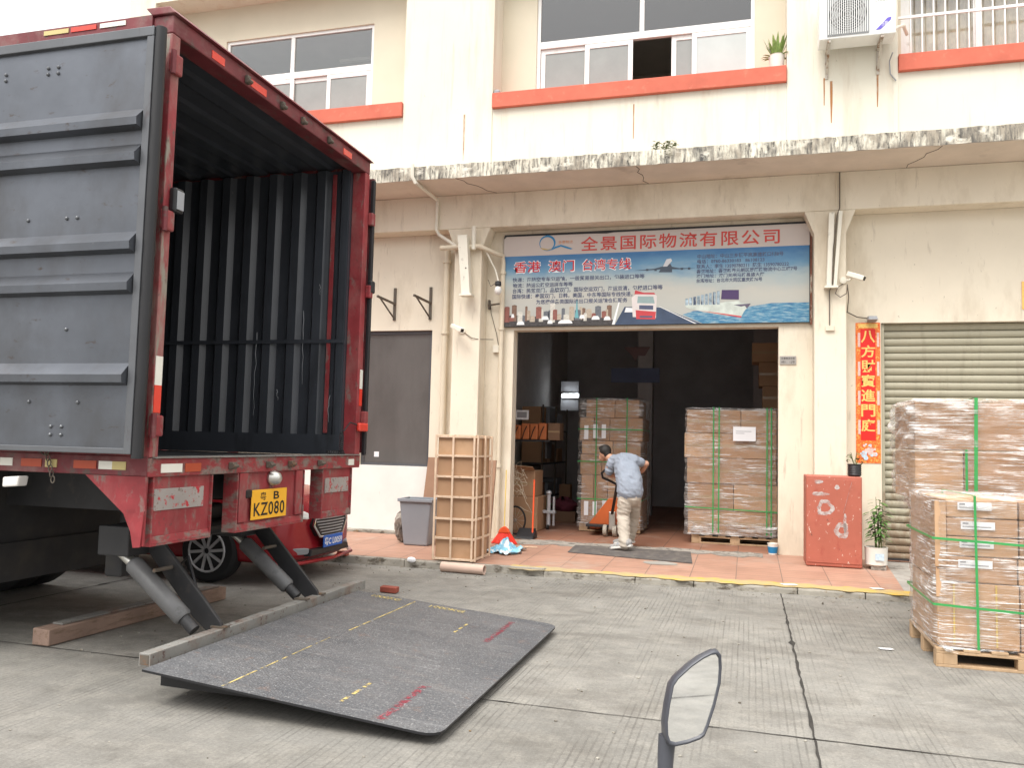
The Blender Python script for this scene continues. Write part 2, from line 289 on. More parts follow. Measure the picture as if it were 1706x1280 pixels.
def chequer():
    t = NT('chequer_plate')
    sp = t.n('ShaderNodeSeparateXYZ'); t.l(t.tc.outputs['Object'], sp.inputs[0])
    k = math.pi/.026
    a = t.math('ADD', sp.outputs['X'], sp.outputs['Y']); b = t.math('SUBTRACT', sp.outputs['X'], sp.outputs['Y'])
    s1 = t.math('MULTIPLY', t.math('SINE', t.math('MULTIPLY', a, k)), t.math('SINE', t.math('MULTIPLY', b, k*.5)))
    h = t.ramp(t.math('ABSOLUTE', s1), ((.45, 0.), (.8, 1.)))
    c = t.mix(t.ramp(t.noise(1.4, (1, 2.2, 1), 6, .7), ((.32, 0.), (.7, 1.))), (.078, .083, .092), (.15, .151, .155))
    c = t.mix(t.math('MULTIPLY', t.ramp(t.noise(3.2, (.6, 2, 1), 5, .7, (3, 3, 3)), ((.55, 0.), (.72, 1.))), .6), c, (.19, .172, .16))
    hm = t.math('MULTIPLY', h, t.ramp(t.noise(1.1, (1, 1, 1), 4, .6, (7, 7, 1)), ((.45, .12), (.65, 1.))))
    c = t.mix(t.math('MULTIPLY', hm, .35), c, (.12, .12, .125))
    c = t.mix(t.ramp(t.noise(90, (1, 1, 1), 3, .7), ((.48, 0.), (.62, .75))), c, (.055, .057, .062))
    c = t.mix(t.ramp(t.noise(75, (1, 1, 1), 3, .7, (3, 8, 1)), ((.56, 0.), (.66, .8))), c, (.3, .3, .3))
    c = t.mix(t.math('MULTIPLY', t.ramp(t.noise(26, (.12, 1, 1), 4, .7, (2, 2, 2)), ((.58, 0.), (.7, 1.))), .3), c, (.34, .34, .34))
    c = t.mix(t.math('MULTIPLY', t.ramp(t.noise(34, (1, .14, 1), 4, .7, (6, 2, 2)), ((.58, 0.), (.68, 1.))), .5), c, (.07, .07, .075))
    c = t.mix(t.math('MULTIPLY', t.ramp(t.noise(7, (1, 1, 1), 6, .7, (5, 9, 2)), ((.6, 0.), (.7, 1.))), .5), c, (.2, .13, .1))
    t.set(col=c, rough=.5, metal=.0, spec=.45); t.bump(t.math('ADD', hm, t.noise(70, (1, 1, 1), 3, .7)), .7, .004); return t.m
m_cheq = chequer()
def worn(name, c, lo, hi, s=16, top=1.0):
    t = NT(name); t.set(col=c, rough=.75, alpha=t.ramp(t.noise(s, (1, 1, 1), 5, .7), ((lo, 0.), (hi, top)))); return t.m
m_yline = worn('worn_yellow_marking', (.54, .42, .16), .41, .56); m_ytext = worn('yellow_stencil_paint', (.48, .38, .15), .34, .5, 30); m_rline = worn('worn_red_marking', (.45, .04, .07), .4, .55, 30)
m_scuff = worn('white_scuff_paint', (.6, .57, .55), .3, .6, 12, .85)

def shutter_mat():
    t = NT('beige_green_shutter_paint')
    c = t.mix(t.ramp(t.noise(1.5), ((.3, 0.), (.7, 1.))), (.37, .345, .255), (.43, .4, .3))
    c = t.mix(t.ramp(t.noise(8, (1, 1, .12), 5), ((.55, 0.), (.8, .7))), c, (.24, .21, .15))
    sp = t.n('ShaderNodeSeparateXYZ'); t.l(t.tc.outputs['Object'], sp.inputs[0])
    c = t.mix(t.ramp(t.math('SUBTRACT', t.noise(5, (1, 1, .5), 6, .7), t.math('MULTIPLY', sp.outputs['Z'], .16)), ((.34, 0.), (.5, .75))), c, (.2, .12, .07))
    t.set(col=c, rough=.55); return t.m
m_shut = shutter_mat()
def rust_mat():
    t = NT('rust_run'); t.set(col=(.42, .17, .05), rough=.9)
    f = t.ramp(t.noise(9, (3, 1, .4), 4), ((.3, .15), (.6, .85))); t.set(alpha=f); return t.m
m_rustst = rust_mat()
def print_mat():
    t = NT('sign_sky_print'); sp = t.n('ShaderNodeSeparateXYZ'); t.l(t.tc.outputs['Object'], sp.inputs[0])
    mr = t.n('ShaderNodeMapRange'); mr.inputs[1].default_value = 0; mr.inputs[2].default_value = 1.08; t.l(sp.outputs['Z'], mr.inputs[0])
    n = t.noise(1.1, (1, 1, 2.2), 4)
    f = t.math('ADD', mr.outputs[0], t.math('MULTIPLY', t.math('SUBTRACT', n, .5), .5))
    c = t.ramp(f, ((.0, (.4, .42, .4)), (.42, (.5, .49, .44)), (.62, (.38, .45, .46)), (.8, (.12, .27, .42)), (1., (.03, .14, .32))))
    t.set(col=c, rough=.45); return t.m
m_print_sky = print_mat()
def sea_mat():
    t = NT('sign_sea_print'); n = t.noise(6, (1, 1, 7), 5, .7)
    t.set(col=t.ramp(n, ((.32, (.015, .09, .24)), (.5, (.07, .24, .38)), (.66, (.36, .46, .5)))), rough=.45); return t.m
m_sea = sea_mat()

# ------------------------------------------------------------------ mesh builder
ORG = {}
class MB:
    def __init__(s): s.v = []; s.f = []; s.mi = []
    def add(s, vs, fs):
        o = len(s.v); s.v += [Vector(v) for v in vs]; s.f += [[o+i for i in f] for f in fs]; return s
    def box(s, x0, x1, y0, y1, z0, z1):
        return s.hexa([(x0, y0, z0), (x1, y0, z0), (x1, y1, z0), (x0, y1, z0), (x0, y0, z1), (x1, y0, z1), (x1, y1, z1), (x0, y1, z1)])
    def hexa(s, p): return s.add(p, [(0, 3, 2, 1), (4, 5, 6, 7), (0, 1, 5, 4), (1, 2, 6, 5), (2, 3, 7, 6), (3, 0, 4, 7)])
    def prism(s, poly, ax, a, b):
        """poly: 2-D points in the two other axes (order x,y,z without ax)"""
        def P(u, v, c): return {0: (c, u, v), 1: (u, c, v), 2: (u, v, c)}[ax]
        n = len(poly)
        vs = [P(u, v, a) for u, v in poly]+[P(u, v, b) for u, v in poly]
        return s.add(vs, [list(range(n))[::-1], list(range(n, 2*n))]+[(i, (i+1) % n, n+(i+1) % n, n+i) for i in range(n)])
    def tube(s, pts, r, n=10, cap=True):
        pts = [Vector(p) for p in pts]; rs = r if isinstance(r, (list, tuple)) else [r]*len(pts)
        prev = None; o = len(s.v); rings = []
        for i, p in enumerate(pts):
            d = (pts[min(i+1, len(pts)-1)]-pts[max(i-1, 0)]).normalized()
            if prev is None: u = d.orthogonal().normalized()
            else: u = (prev-d*prev.dot(d)).normalized()
            prev = u; v = d.cross(u)
            rings.append([len(s.v)+k for k in range(n)])
            s.v += [p+(u*math.cos(2*math.pi*k/n)+v*math.sin(2*math.pi*k/n))*rs[i] for k in range(n)]
        for a, b in zip(rings, rings[1:]): s.f += [[a[k], a[(k+1) % n], b[(k+1) % n], b[k]] for k in range(n)]
        if cap: s.f += [rings[0][::-1], rings[-1]]
        return s
    def bar(s, p0, p1, w, h, upv=(0, 0, 1)):
        p0 = Vector(p0); p1 = Vector(p1); d = (p1-p0).normalized(); sd_ = d.cross(Vector(upv)).normalized(); u = sd_.cross(d)
        c = [(-w/2, -h/2), (w/2, -h/2), (w/2, h/2), (-w/2, h/2)]
        return s.hexa([p0+sd_*a+u*b for a, b in c]+[p1+sd_*a+u*b for a, b in c])
    def lathe(s, c, prof, n=20, axis=2):
        o = Vector(c); rings = []
        for r, h in prof:
            rings.append([len(s.v)+k for k in range(n)])
            for k in range(n):
                a = 2*math.pi*k/n; q = (r*math.cos(a), r*math.sin(a), h)
                s.v.append(o+Vector({2: q, 1: (q[0], q[2], q[1]), 0: (q[2], q[0], q[1])}[axis]))
        for a, b in zip(rings, rings[1:]): s.f += [[a[k], a[(k+1) % n], b[(k+1) % n], b[k]] for k in range(n)]
        s.f += [rings[0][::-1], rings[-1]]
        return s
    def ball(s, c, r, n=12, m=8):
        r = r if isinstance(r, (tuple, list)) else (r, r, r); c = Vector(c); rings = []
        o = len(s.v); s.v.append(c+Vector((0, 0, -r[2])))
        for j in range(1, m):
            t = -math.pi/2+math.pi*j/m; rings.append([len(s.v)+k for k in range(n)])
            s.v += [c+Vector((r[0]*math.cos(t)*math.cos(2*math.pi*k/n), r[1]*math.cos(t)*math.sin(2*math.pi*k/n), r[2]*math.sin(t))) for k in range(n)]
        e = len(s.v); s.v.append(c+Vector((0, 0, r[2])))
        s.f += [[o, rings[0][(k+1) % n], rings[0][k]] for k in range(n)]
        for a, b in zip(rings, rings[1:]): s.f += [[a[k], a[(k+1) % n], b[(k+1) % n], b[k]] for k in range(n)]
        s.f += [[e, rings[-1][k], rings[-1][(k+1) % n]] for k in range(n)]
        return s
    def build(s, name, m, parent=None, bevel=0, smooth=False, loc=None, mods=None, seg=2):
        org = ORG[parent.name] if parent else Vector(loc or (0, 0, 0))
        me = bpy.data.meshes.new(name); me.from_pydata([v-org for v in s.v], [], s.f)
        bm = bmesh.new(); bm.from_mesh(me); bmesh.ops.recalc_face_normals(bm, faces=bm.faces); bm.to_mesh(me); bm.free()
        me.materials.append(m)
        if smooth:
            for p in me.polygons: p.use_smooth = True
            if smooth != 2: me.set_sharp_from_angle(angle=math.radians(40))
        o = bpy.data.objects.new(name, me); COL.objects.link(o)
        if parent: o.parent = parent
        else: o.location = org
        ORG[o.name] = org
        if bevel:
            b = o.modifiers.new('bevel', 'BEVEL'); b.width = bevel; b.segments = seg; b.limit_method = 'ANGLE'; b.angle_limit = math.radians(40); b.harden_normals = False
        return o
def B(*a): return MB().box(*a)
def tag(o, label=None, cat=None, group=None, kind=None):
    if label: o['label'] = label
    if cat: o['category'] = cat
    if group: o['group'] = group
    if kind: o['kind'] = kind
    return o
def thing(name, label, cat, loc, group=None):
    o = bpy.data.objects.new(name, None); COL.objects.link(o); o.location = loc; o.empty_display_size = .2
    ORG[o.name] = Vector(loc); return tag(o, label, cat, group)
def struct(o): o['kind'] = 'structure'; return o

_dg = None
def text_mb(body, x0, x1, z0, z1, bold=0.0, depth=.001, spacing=1.0):
    """lettering fitted into a box of the (u,v) plane: returns list of verts (u,v,w) and faces"""
    cu = bpy.data.curves.new('t', 'FONT'); cu.body = body; cu.size = 1; cu.offset = bold; cu.space_character = spacing; cu.resolution_u = 3; cu.fill_mode = 'FRONT'
    ob = bpy.data.objects.new('t', cu); COL.objects.link(ob)
    me = bpy.data.meshes.new_from_object(ob.evaluated_get(bpy.context.evaluated_depsgraph_get()))
    bpy.data.objects.remove(ob); bpy.data.curves.remove(cu)
    vs = [v.co.copy() for v in me.vertices]; fs = [list(p.vertices) for p in me.polygons]; bpy.data.meshes.remove(me)
    if not vs: return [], []
    a, b = min(v.x for v in vs), max(v.x for v in vs); c, d = min(v.y for v in vs), max(v.y for v in vs)
    return [((v.x-a)/(b-a)*(x1-x0)+x0, (v.y-c)/max(1e-6, d-c)*(z1-z0)+z0) for v in vs], fs
def letter(name, body, m, parent, u0, u1, z0, z1, face, c, bold=0.0, spacing=1.0):
    """face '-y': u = x, plane y=c; face '+x': u = y, plane x=c"""
    vs, fs = text_mb(body, u0, u1, z0, z1, bold, spacing=spacing)
    mb = MB(); mb.add([(u, c, v) if face == '-y' else (c, u, v) for u, v in vs], fs)
    return mb.build(name, m, parent)

# ================================================================== SETTING
gd = MB().add([(-90, -60, 0), (90, -60, 0), (90, 120, 0), (-90, 120, 0)], [(0, 1, 2, 3)])
struct(gd.build('road', m_ground))
jm = MB()
def crack(pts, w, z=.004):
    rnd = random.Random(5); l = []; r = []
    P = []
    for a, b in zip(pts, pts[1:]):
        a = Vector(a); b = Vector(b); n = max(2, int((b-a).length/.09))
        P += [a.lerp(b, i/n) for i in range(n)]
    P.append(Vector(pts[-1]))
    d = (P[-1]-P[0]).normalized(); nrm = Vector((-d.y, d.x))
    for p in P:
        k = w*(.55+.9*rnd.random()**2); j = (rnd.random()-.5)*w*.5
        if rnd.random() < .035: k *= 2.6
        l.append(p+nrm*(j+k/2)); r.append(p+nrm*(j-k/2))
    n = len(P)
    jm.add([(q.x, q.y, z) for q in l+r], [(i, i+1, n+i+1, n+i) for i in range(n-1)])
crack([(.355, -20), (.35, 9.5)], .017)
crack([(-30, 4.95), (-6.33, 4.97), (-1.4, 4.885), (1.4, 4.835), (20, 4.8)], .012)
crack([(-6.33, -20), (-6.34, 9.5)], .018)
crack([(-30, -4.3), (30, -4.3)], .016)
crack([(6.6, -20), (6.6, 9.5)], .018)
struct(jm.build('road_joint', m_joint))
# kerb and pavement (pavement rises gently towards the building)
rnd = random.Random(3); kb = MB(); x = -14.0
while x < 14:
    wdt = .55+.6*rnd.random(); top = .062 if x > -2.9 else .1
    f = 9.5+(.02*rnd.random() if x > -3 else .06*rnd.random())
    top2 = top*(.75+.3*rnd.random()) if x < -2.9 else top
    kb.hexa([(x, f, -.05), (x+wdt-.006, f+.012*rnd.random(), -.05), (x+wdt-.006, 9.80, -.05), (x, 9.80, -.05),
             (x, f+.015, top2), (x+wdt-.006, f+.02, top2), (x+wdt-.006, 9.80, .064), (x, 9.80, .064)]); x += wdt
struct(kb.build('kerb', m_kerb, bevel=.012))
yp = MB(); n = 160
for i in range(n):
    a = -2.75+i*(6.0/n); b = a+6.0/n
    fr = lambda q: 9.56+.03*math.sin(q*3)+.025*math.sin(q*11)+.02*math.sin(q*29); bk = lambda q: 9.84+.03*math.sin(q*2+1)+.025*math.sin(q*13)+.02*math.sin(q*31)
    yp.add([(a, fr(a), .0705), (b, fr(b), .0705), (b, bk(b), .0715), (a, bk(a), .0715)], [(0, 1, 2, 3)])
struct(yp.build('kerb_paint', m_yel))
struct(MB().add([(-14, 9.80, .066), (1.62, 9.80, .066), (1.72, 11.9, .132), (-14, 11.9, .132)], [(0, 1, 2, 3)]).build('pavement', m_tile))
struct(MB().add([(1.62, 9.80, .066), (14, 9.80, .066), (14, 12.2, .13), (1.72, 12.2, .13)], [(0, 1, 2, 3)]).build('apron', m_apron))
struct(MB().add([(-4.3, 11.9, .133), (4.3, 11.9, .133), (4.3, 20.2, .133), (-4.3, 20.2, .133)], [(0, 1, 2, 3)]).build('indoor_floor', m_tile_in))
bk_ = MB(); ptsA = []; ptsB = []
for i in range(41):
    xx = -3.2+i*3.4/40; ptsA.append((xx, 11.52+.06*math.sin(xx*9)+.05*math.sin(xx*23), .131)); ptsB.append((xx, 11.98+.05*math.sin(xx*7+2)-.10*(i/40)+.04*math.sin(xx*31), .1375))
bk_.add(ptsA+ptsB, [(i, i+1, 42+i, 41+i) for i in range(40)])
for k in range(41): bk_.v[k].z = .066+(bk_.v[k].y-9.8)/2.1*.066+.004
struct(bk_.build('broken_mortar', m_break))
steel = MB().hexa([(-2.31, 11.00, .108), (-.66, 10.72, .100), (-.74, 11.62, .129), (-2.33, 11.62, .129), (-2.31, 11.0, .116), (-.66, 10.72, .108), (-.74, 11.62, .137), (-2.33, 11.62, .137)])
tag(steel.build('threshold_plate', m_mat, loc=(-1.5, 11.2, .12)), 'dark flat steel plate laid across the warehouse doorway threshold', 'metal plate')
m_patch = mat('grey_cement_patch', (.3, .28, .25), .9, var=.15)
pp = MB(); cpt = (-1.05, 10.62)
pp.add([(cpt[0]+.22*math.cos(a*.5236)*(1+.2*math.sin(a*3.1)), cpt[1]+.13*math.sin(a*.5236)*(1+.2*math.cos(a*2.3)), .0965+.13*math.sin(a*.5236)*.031) for a in range(12)], [list(range(12))])
struct(pp.build('cement_patch', m_patch))

gm = MB(); rnd = random.Random(55)
for i in range(420):
    x = rnd.uniform(-5, 3); y = 9.5-abs(rnd.gauss(0, .25)) if i < 200 else rnd.uniform(3.2, 9.4); r = rnd.uniform(.003, .011)
    gm.ball((x, y, r*.5), (r*1.3, r, r*.7), 5, 3)
tag(gm.build('grit', m_kerb), kind='stuff')
# ================================================================== BUILDING
bd = thing('warehouse_building', 'two storey cream warehouse with red window sills and open doorway', 'building', (-1.5, 11.9, .13))
W = lambda *a: B(*a).build('wall', m_wall, bd)
# ground floor wall (front face y=11.9)
W(-10.4, -5.86, 11.9, 12.1, .1, 4.75); W(-5.86, -4.70, 11.9, 12.1, 3.26, 4.75); W(-4.70, -4.26, 11.9, 12.1, .1, 4.75)
B(-5.86, -4.70, 11.9, 12.1, .1, 1.15).build('wall', m_white, bd)
dd = B(-10.2, -4.66, 11.885, 11.898, .13, 1.15).build('dado', m_white, bd)
B(-10.2, -4.5, 11.72, 11.8845, .1, .165).build('plinth', m_kerb, bd, bevel=.01)
W(-4.26, -3.39, 11.9, 12.12, .1, 4.75); W(.40, 1.24, 11.9, 12.12, .1, 4.75); W(-3.39, .40, 11.9, 12.12, 3.24, 4.75)
W(1.24, 1.70, 11.9, 12.12, .1, 4.75); W(1.70, 8.0, 11.9, 12.12, 3.27, 4.75)
for a, b in ((-4.26, -3.83), (.84, 1.24), (-9.9, -9.47), (6.1, 6.5)):
    B(a, b, 11.6, 11.898, .08, 4.75).build('column', m_wall, bd, bevel=.012)
    c = (a+b)/2
    MB().prism([(a-.12, 4.75), (b+.12, 4.75), (b+.002, 4.45), (a-.002, 4.45)], 1, 11.605, 11.897).build('bracket', m_wall, bd)
B(-10.4, 8, 11.6, 12.1, 4.752, 5.27).build('beam', m_wall, bd, bevel=.01)
# canopy slab with mouldy edge
B(-10.4, 8, 10.815, 11.7, 5.272, 5.45).build('canopy', m_soffit, bd)
rnd = random.Random(11); ce = MB(); n = 240; fr = []
for i in range(n+1):
    x = -10.4+18.4*i/n; fr.append((x, 10.80+.012*rnd.random(), 5.268+.012*rnd.random(), 5.462+.016*rnd.random()))
vs = []
for x, y, a, b in fr: vs += [(x, y, a), (x, y-.004+.008*rnd.random(), (a+b)/2), (x, y+.004, b), (x, 11.58, b-.008)]
ce.add(vs, [(4*i+j, 4*i+4+j, 4*i+5+j, 4*i+1+j) for i in range(n) for j in range(3)])
ce.build('canopy_edge', m_mould, bd)
# soffit cracks
ck = MB()
for x0, dx in ((-4.0, .35), (-1.45, .05), (2.25, -.3)):
    pts = [(x0+dx*i/6+.03*math.sin(i*2.3), 10.83+.76*i/6, 5.2705) for i in range(7)]
    ck.tube(pts, .004, 5)
ck.build('soffit_crack', m_joint, bd)
# upper storey
PIL = [(-10.45, -9.9), (-5.19, -3.73), (.49, 1.89), (5.9, 7.3)]
for a, b in PIL: B(a, b, 11.6, 12.3, 5.27, 10.0).build('pilaster', m_wallup, bd, bevel=.01)
BAYS = [(-9.9, -5.19), (-3.73, .49), (1.89, 5.9)]
for a, b in BAYS:
    B(a, b, 11.62, 11.8, 5.27, 6.57).build('parapet', m_wallup, bd)
    s_ = B(a+.003, b-.003, 11.555, 12.05, 6.572, 6.80).build('window_sill', m_red_sill, bd, bevel=.008)
    B(a, b, 11.6, 12.2, 9.0, 10.0).build('beam', m_wallup, bd)
# recess back walls with window openings: (x0,x1,z0,z1)
OPEN = [(-8.76, -5.95, 6.85, 8.40), (-3.18, .07, 6.85, 8.55), (2.0, 5.6, 6.85, 8.45)]
m_recess = mat('shaded_recess_paint', (.68, .625, .5), .9, spec=.15, var=.05, vs=1)  # upper wall paint toned down, recess shade put into its colour
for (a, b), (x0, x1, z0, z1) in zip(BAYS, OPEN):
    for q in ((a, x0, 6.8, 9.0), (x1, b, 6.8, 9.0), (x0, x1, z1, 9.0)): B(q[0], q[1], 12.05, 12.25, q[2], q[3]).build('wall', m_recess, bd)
B(-10.42, -10.2, 12.3, 20.4, 0, 10).build('wall', m_wallup, bd)
B(-10.4, 8, 20.2, 20.4, 0, 10).build('wall', m_dark_int, bd)
B(-10.4, 8, 11.9, 20.4, 10.0, 10.15).build('roof', m_wallup, bd)
B(-11.1, 9, 11.35, 20.6, 10.16, 10.3).build('roof', m_wallup, bd)
# upper rooms: floor / ceiling / back wall
B(-10.2, 8, 12.3, 20.2, 5.4, 5.6).build('interior_floor', m_upint, bd)
B(-10.2, 8, 12.25, 20.2, 8.9, 8.999).build('ceiling', m_upint, bd)
B(-10.2, 8, 16.0, 16.1, 5.61, 8.89).build('interior_wall', m_upint, bd)
for xx in (-4.5, 1.2): B(xx-.06, xx+.06, 12.31, 15.99, 5.61, 8.89).build('interior_wall', m_upint, bd)
# ground floor room
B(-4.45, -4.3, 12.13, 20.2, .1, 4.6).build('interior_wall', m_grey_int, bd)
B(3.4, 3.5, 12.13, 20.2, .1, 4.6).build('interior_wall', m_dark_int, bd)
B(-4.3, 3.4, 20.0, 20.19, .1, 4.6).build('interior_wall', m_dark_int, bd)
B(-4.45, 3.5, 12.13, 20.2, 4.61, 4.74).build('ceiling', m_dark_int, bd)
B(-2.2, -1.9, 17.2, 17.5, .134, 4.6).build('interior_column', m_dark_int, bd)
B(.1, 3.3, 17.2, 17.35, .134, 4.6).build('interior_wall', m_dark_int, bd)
# windows
def win_member(mb, x0, x1, z0, z1, y=12.08, d=.06): mb.box(x0, x1, y, y+d, z0, z1)
def window_outer(x0, x1, z0, z1, ztr, mull):
    f = MB(); t = .055
    win_member(f, x0, x0+t, z0, z1); win_member(f, x1-t, x1, z0, z1); win_member(f, x0+t, x1-t, z1-t, z1); win_member(f, x0+t, x1-t, z0, z0+t)
    win_member(f, x0+t, x1-t, ztr, ztr+.11, 12.075, .07)
    for a in mull: win_member(f, a-.035, a+.035, ztr+.11, z1-t)
    o = f.build('window', m_alu, bd, bevel=.004)
    xs = [x0+t]+[a for a in mull]+[x1-t]
    for p, (a, b) in enumerate(zip(xs, xs[1:])):
        B(a+(.036 if p else 0), b-(.036 if p < len(xs)-2 else 0), 12.105, 12.111, ztr+.111, z1-t).build('pane', m_glassdark if x0 > -4 else m_glass, o)
    return o
def sash(o, x0, x1, z0, z1, y, gm):
    t = .07; f = MB().box(x0, x0+t, y, y+.03, z0, z1).box(x1-t, x1, y, y+.03, z0, z1).box(x0+t, x1-t, y, y+.03, z1-t, z1).box(x0+t, x1-t, y, y+.03, z0, z0+t)
    s_ = f.build('sash', m_alu, o, bevel=.003)
    B(x0+t, x1-t, y+.012, y+.018, z0+t, z1-t).build('pane', gm, o)
o = window_outer(-3.18, .07, 6.85, 8.55, 7.66, [-1.56])
sash(o, -3.12, -2.36, 6.91, 7.655, 12.11, m_frost); sash(o, -2.42, -1.69, 6.91, 7.655, 12.075, m_frost)
sash(o, -1.12, -.45, 6.91, 7.655, 12.11, m_frost); sash(o, -.82, .02, 6.91, 7.655, 12.075, m_blindglass)
o = window_outer(-8.76, -5.95, 6.85, 8.40, 7.62, [-7.47])
sash(o, -8.7, -7.95, 6.91, 7.615, 12.11, m_frost); sash(o, -8.0, -7.42, 6.91, 7.615, 12.075, m_frost); sash(o, -7.5, -6.72, 6.91, 7.615, 12.11, m_frost); sash(o, -6.8, -6.0, 6.91, 7.615, 12.075, m_frost)
o = window_outer(2.0, 5.6, 6.85, 8.45, 7.9, [3.8])
for i in range(4): sash(o, 2.05+i*.88, 2.05+i*.88+.93, 6.91, 7.895, 12.11-.035*(i % 2), m_glass)
# curtains behind the barred window
cv = MB(); n = 150; pts = []
for i in range(n+1):
    xx = 2.1+3.4*i/n; pts.append((xx, 12.34+.035*math.sin(xx*26)+.015*math.sin(xx*61)))
cv.add([(x, y, 6.6) for x, y in pts]+[(x, y, 8.4) for x, y in pts], [(i, i+1, n+2+i, n+1+i) for i in range(n)])
cv.build('curtain', m_curtain, bd, smooth=2)
# security bars of the right-hand upper window
gr = MB()
for i in range(26): gr.tube([(2.09+i*.142, 11.86, 6.80), (2.09+i*.142, 11.86, 8.6)], .011, 6)
gr.build('window_bars', m_alu, bd)
gr = MB()
for z in (7.42, 8.3): gr.box(1.9, 5.88, 11.845, 11.875, z, z+.035)
gr.build('bar_rail', m_alu, bd)
# ground-floor window left of the column: tinted glass in a thin frame
f = MB().box(-5.86, -5.81, 11.96, 12.0, 1.15, 3.26).box(-4.75, -4.70, 11.96, 12.0, 1.15, 3.26).box(-5.81, -4.75, 11.96, 12.0, 3.21, 3.26).box(-5.81, -4.75, 11.96, 12.0, 1.15, 1.19)
wf = f.build('window', m_door_frame, bd)
B(-5.81, -4.75, 11.975, 11.985, 1.19, 3.21).build('pane', m_tint, wf)
B(-5.64, -5.56, 11.972, 11.9745, 1.28, 1.36).build('sticker', m_label, wf)
# roller shutter on the right
sh = MB(); z = .14; k = 0; prof = []
while z < 3.2:
    for q in range(6):
        a = q/6; prof.append((12.02-.022*math.sin(math.pi*a)**.7, z+.098*a))
    z += .098; prof += [(12.045, z-.006), (12.045, z-.001)]
n = len(prof)
sh.add([(1.705, y, zz) for y, zz in prof]+[(6.05, y, zz) for y, zz in prof], [(i, i+1, n+i+1, n+i) for i in range(n-1)])
so_ = sh.build('roller_shutter', m_shut, bd, smooth=True)
B(1.7, 1.745, 11.94, 12.0, .14, 3.265).build('shutter_track', m_shut, so_)
B(1.745, 6.05, 11.99, 12.05, .125, .16).build('bottom_rail', m_dark, so_)
B(1.70, 6.1, 12.07, 12.11, .13, 3.27).build('shutter_backing', m_dark, so_)
# rust runs below old fixings
rs = [(-4.17, 5.8, 6.52, .03), (1.06, 5.95, 6.53, .035), (1.635, 6.12, 6.56, .025), (-1.6, 5.95, 6.46, .018), (.97, 6.2, 6.58, .02)]
for i, (x, z0, z1, w_) in enumerate(rs):
    yy = 11.6 if not -3.7 < x < .4 else 11.62
    mb = MB().add([(x-w_/2, yy-.003, z1), (x+w_/2, yy-.003, z1), (x+w_*.45, yy-.003, (z0+z1)/2), (x+.004, yy-.003, z0), (x-.006, yy-.003, z0), (x-w_*.4, yy-.003, (z0+z1)/2)], [(0, 1, 2, 3, 4, 5)])
    mb.build('rust_stain', m_rustst, bd)

# ================================================================== SIGN BOARD
sg = thing('shop_sign', 'wide blue and white freight company sign board above the doorway', 'sign', (-3.565, 11.84, 3.285))
B(-3.565, .805, 11.842, 11.895, 3.285, 4.66).build('board', m_dark, sg)
m_band = mat('sign_pale_band', (.5, .435, .4), .5, var=.05, vs=1)
MB().add([(-3.56, 11.838, 4.352), (.80, 11.838, 4.352), (.80, 11.838, 4.655), (-1.9, 11.838, 4.652), (-2.0, 11.838, 4.64), (-2.2, 11.838, 4.648), (-3.52, 11.838, 4.655), (-3.56, 11.838, 4.62)], [tuple(range(8))]).build('name_band', m_band, sg)
MB().add([(-3.56, 11.838, 3.29), (.795, 11.838, 3.29), (.795, 11.838, 4.352), (-3.56, 11.838, 4.352)], [(0, 1, 2, 3)]).build('printed_panel', m_print_sky, sg)
m_signred = mat('sign_red_ink', (.5, .045, .035), .5, var=.1, vs=8); m_signred2 = mat('sign_bright_red_ink', (.6, .01, .02), .5, var=.05)
m_signblue = mat('sign_blue_ink', (.02, .2, .42), .5, var=.05); m_textblue = mat('sign_text_ink', (.085, .1, .17), .5, var=.1)
letter('company_name', '全景国际物流有限公司', m_signred, sg, -2.38, .41, 4.39, 4.605, '-y', 11.835, .012, 1.18)
for wd, a_, b_ in (('香港', -3.39, -2.985), ('澳门', -2.86, -2.475), ('台湾专线', -2.345, -1.64)):
    letter('slogan_outline', wd, m_whiteink, sg, a_-.013, b_+.013, 4.085, 4.275, '-y', 11.8355, .03)
    letter('slogan', wd, m_signred2, sg, a_, b_, 4.10, 4.265, '-y', 11.834, .008)
L = [('快递：海陆空专车包运输，一般贸易报关出口，包装进口等等', -3.41, -1.44, 3.955, 4.025), ('物流：陆运公路空运拼车等等', -3.405, -2.49, 3.87, 3.94),
     ('台湾：民航双门，品牌双门，国际空运双门，海运双清，包税进口等等', -3.405, -1.18, 3.785, 3.86), ('国际快递：泰国双门，日韩，美国，中东等国际专线快递，', -3.41, -1.61, 3.70, 3.775),
     ('为您提供各类国际进出口报关运输仓储服务', -3.04, -1.68, 3.615, 3.685),
     ('中山地址：中山三乡镇平岚高速路口侧8号', -.70, .46, 4.215, 4.28), ('电话：0760-86330183   86108123', -.70, .21, 4.145, 4.205), ('联系人：李生 13590780211  陈生 13590780222', -.71, .53, 4.07, 4.135),
     ('香港地址：香港新界元朗区屏厦路物流中心三楼7号', -.71, .64, 4.005, 4.065), ('澳门地址：澳门关闸马路昌盛大厦', -.71, .21, 3.94, 3.995), ('台湾地址：台北市大同区重庆路76号', -.71, .18, 3.87, 3.93)]
for s_, a, b, c, d in L:
    letter('text_line', s_, m_textblue, sg, a, b, c, d, '-y', 11.8355, .018)
def poly(name, m, pts, y, p=sg): return MB().add([(x, y, z) for x, z in pts], [tuple(range(len(pts)))]).build(name, m, p)
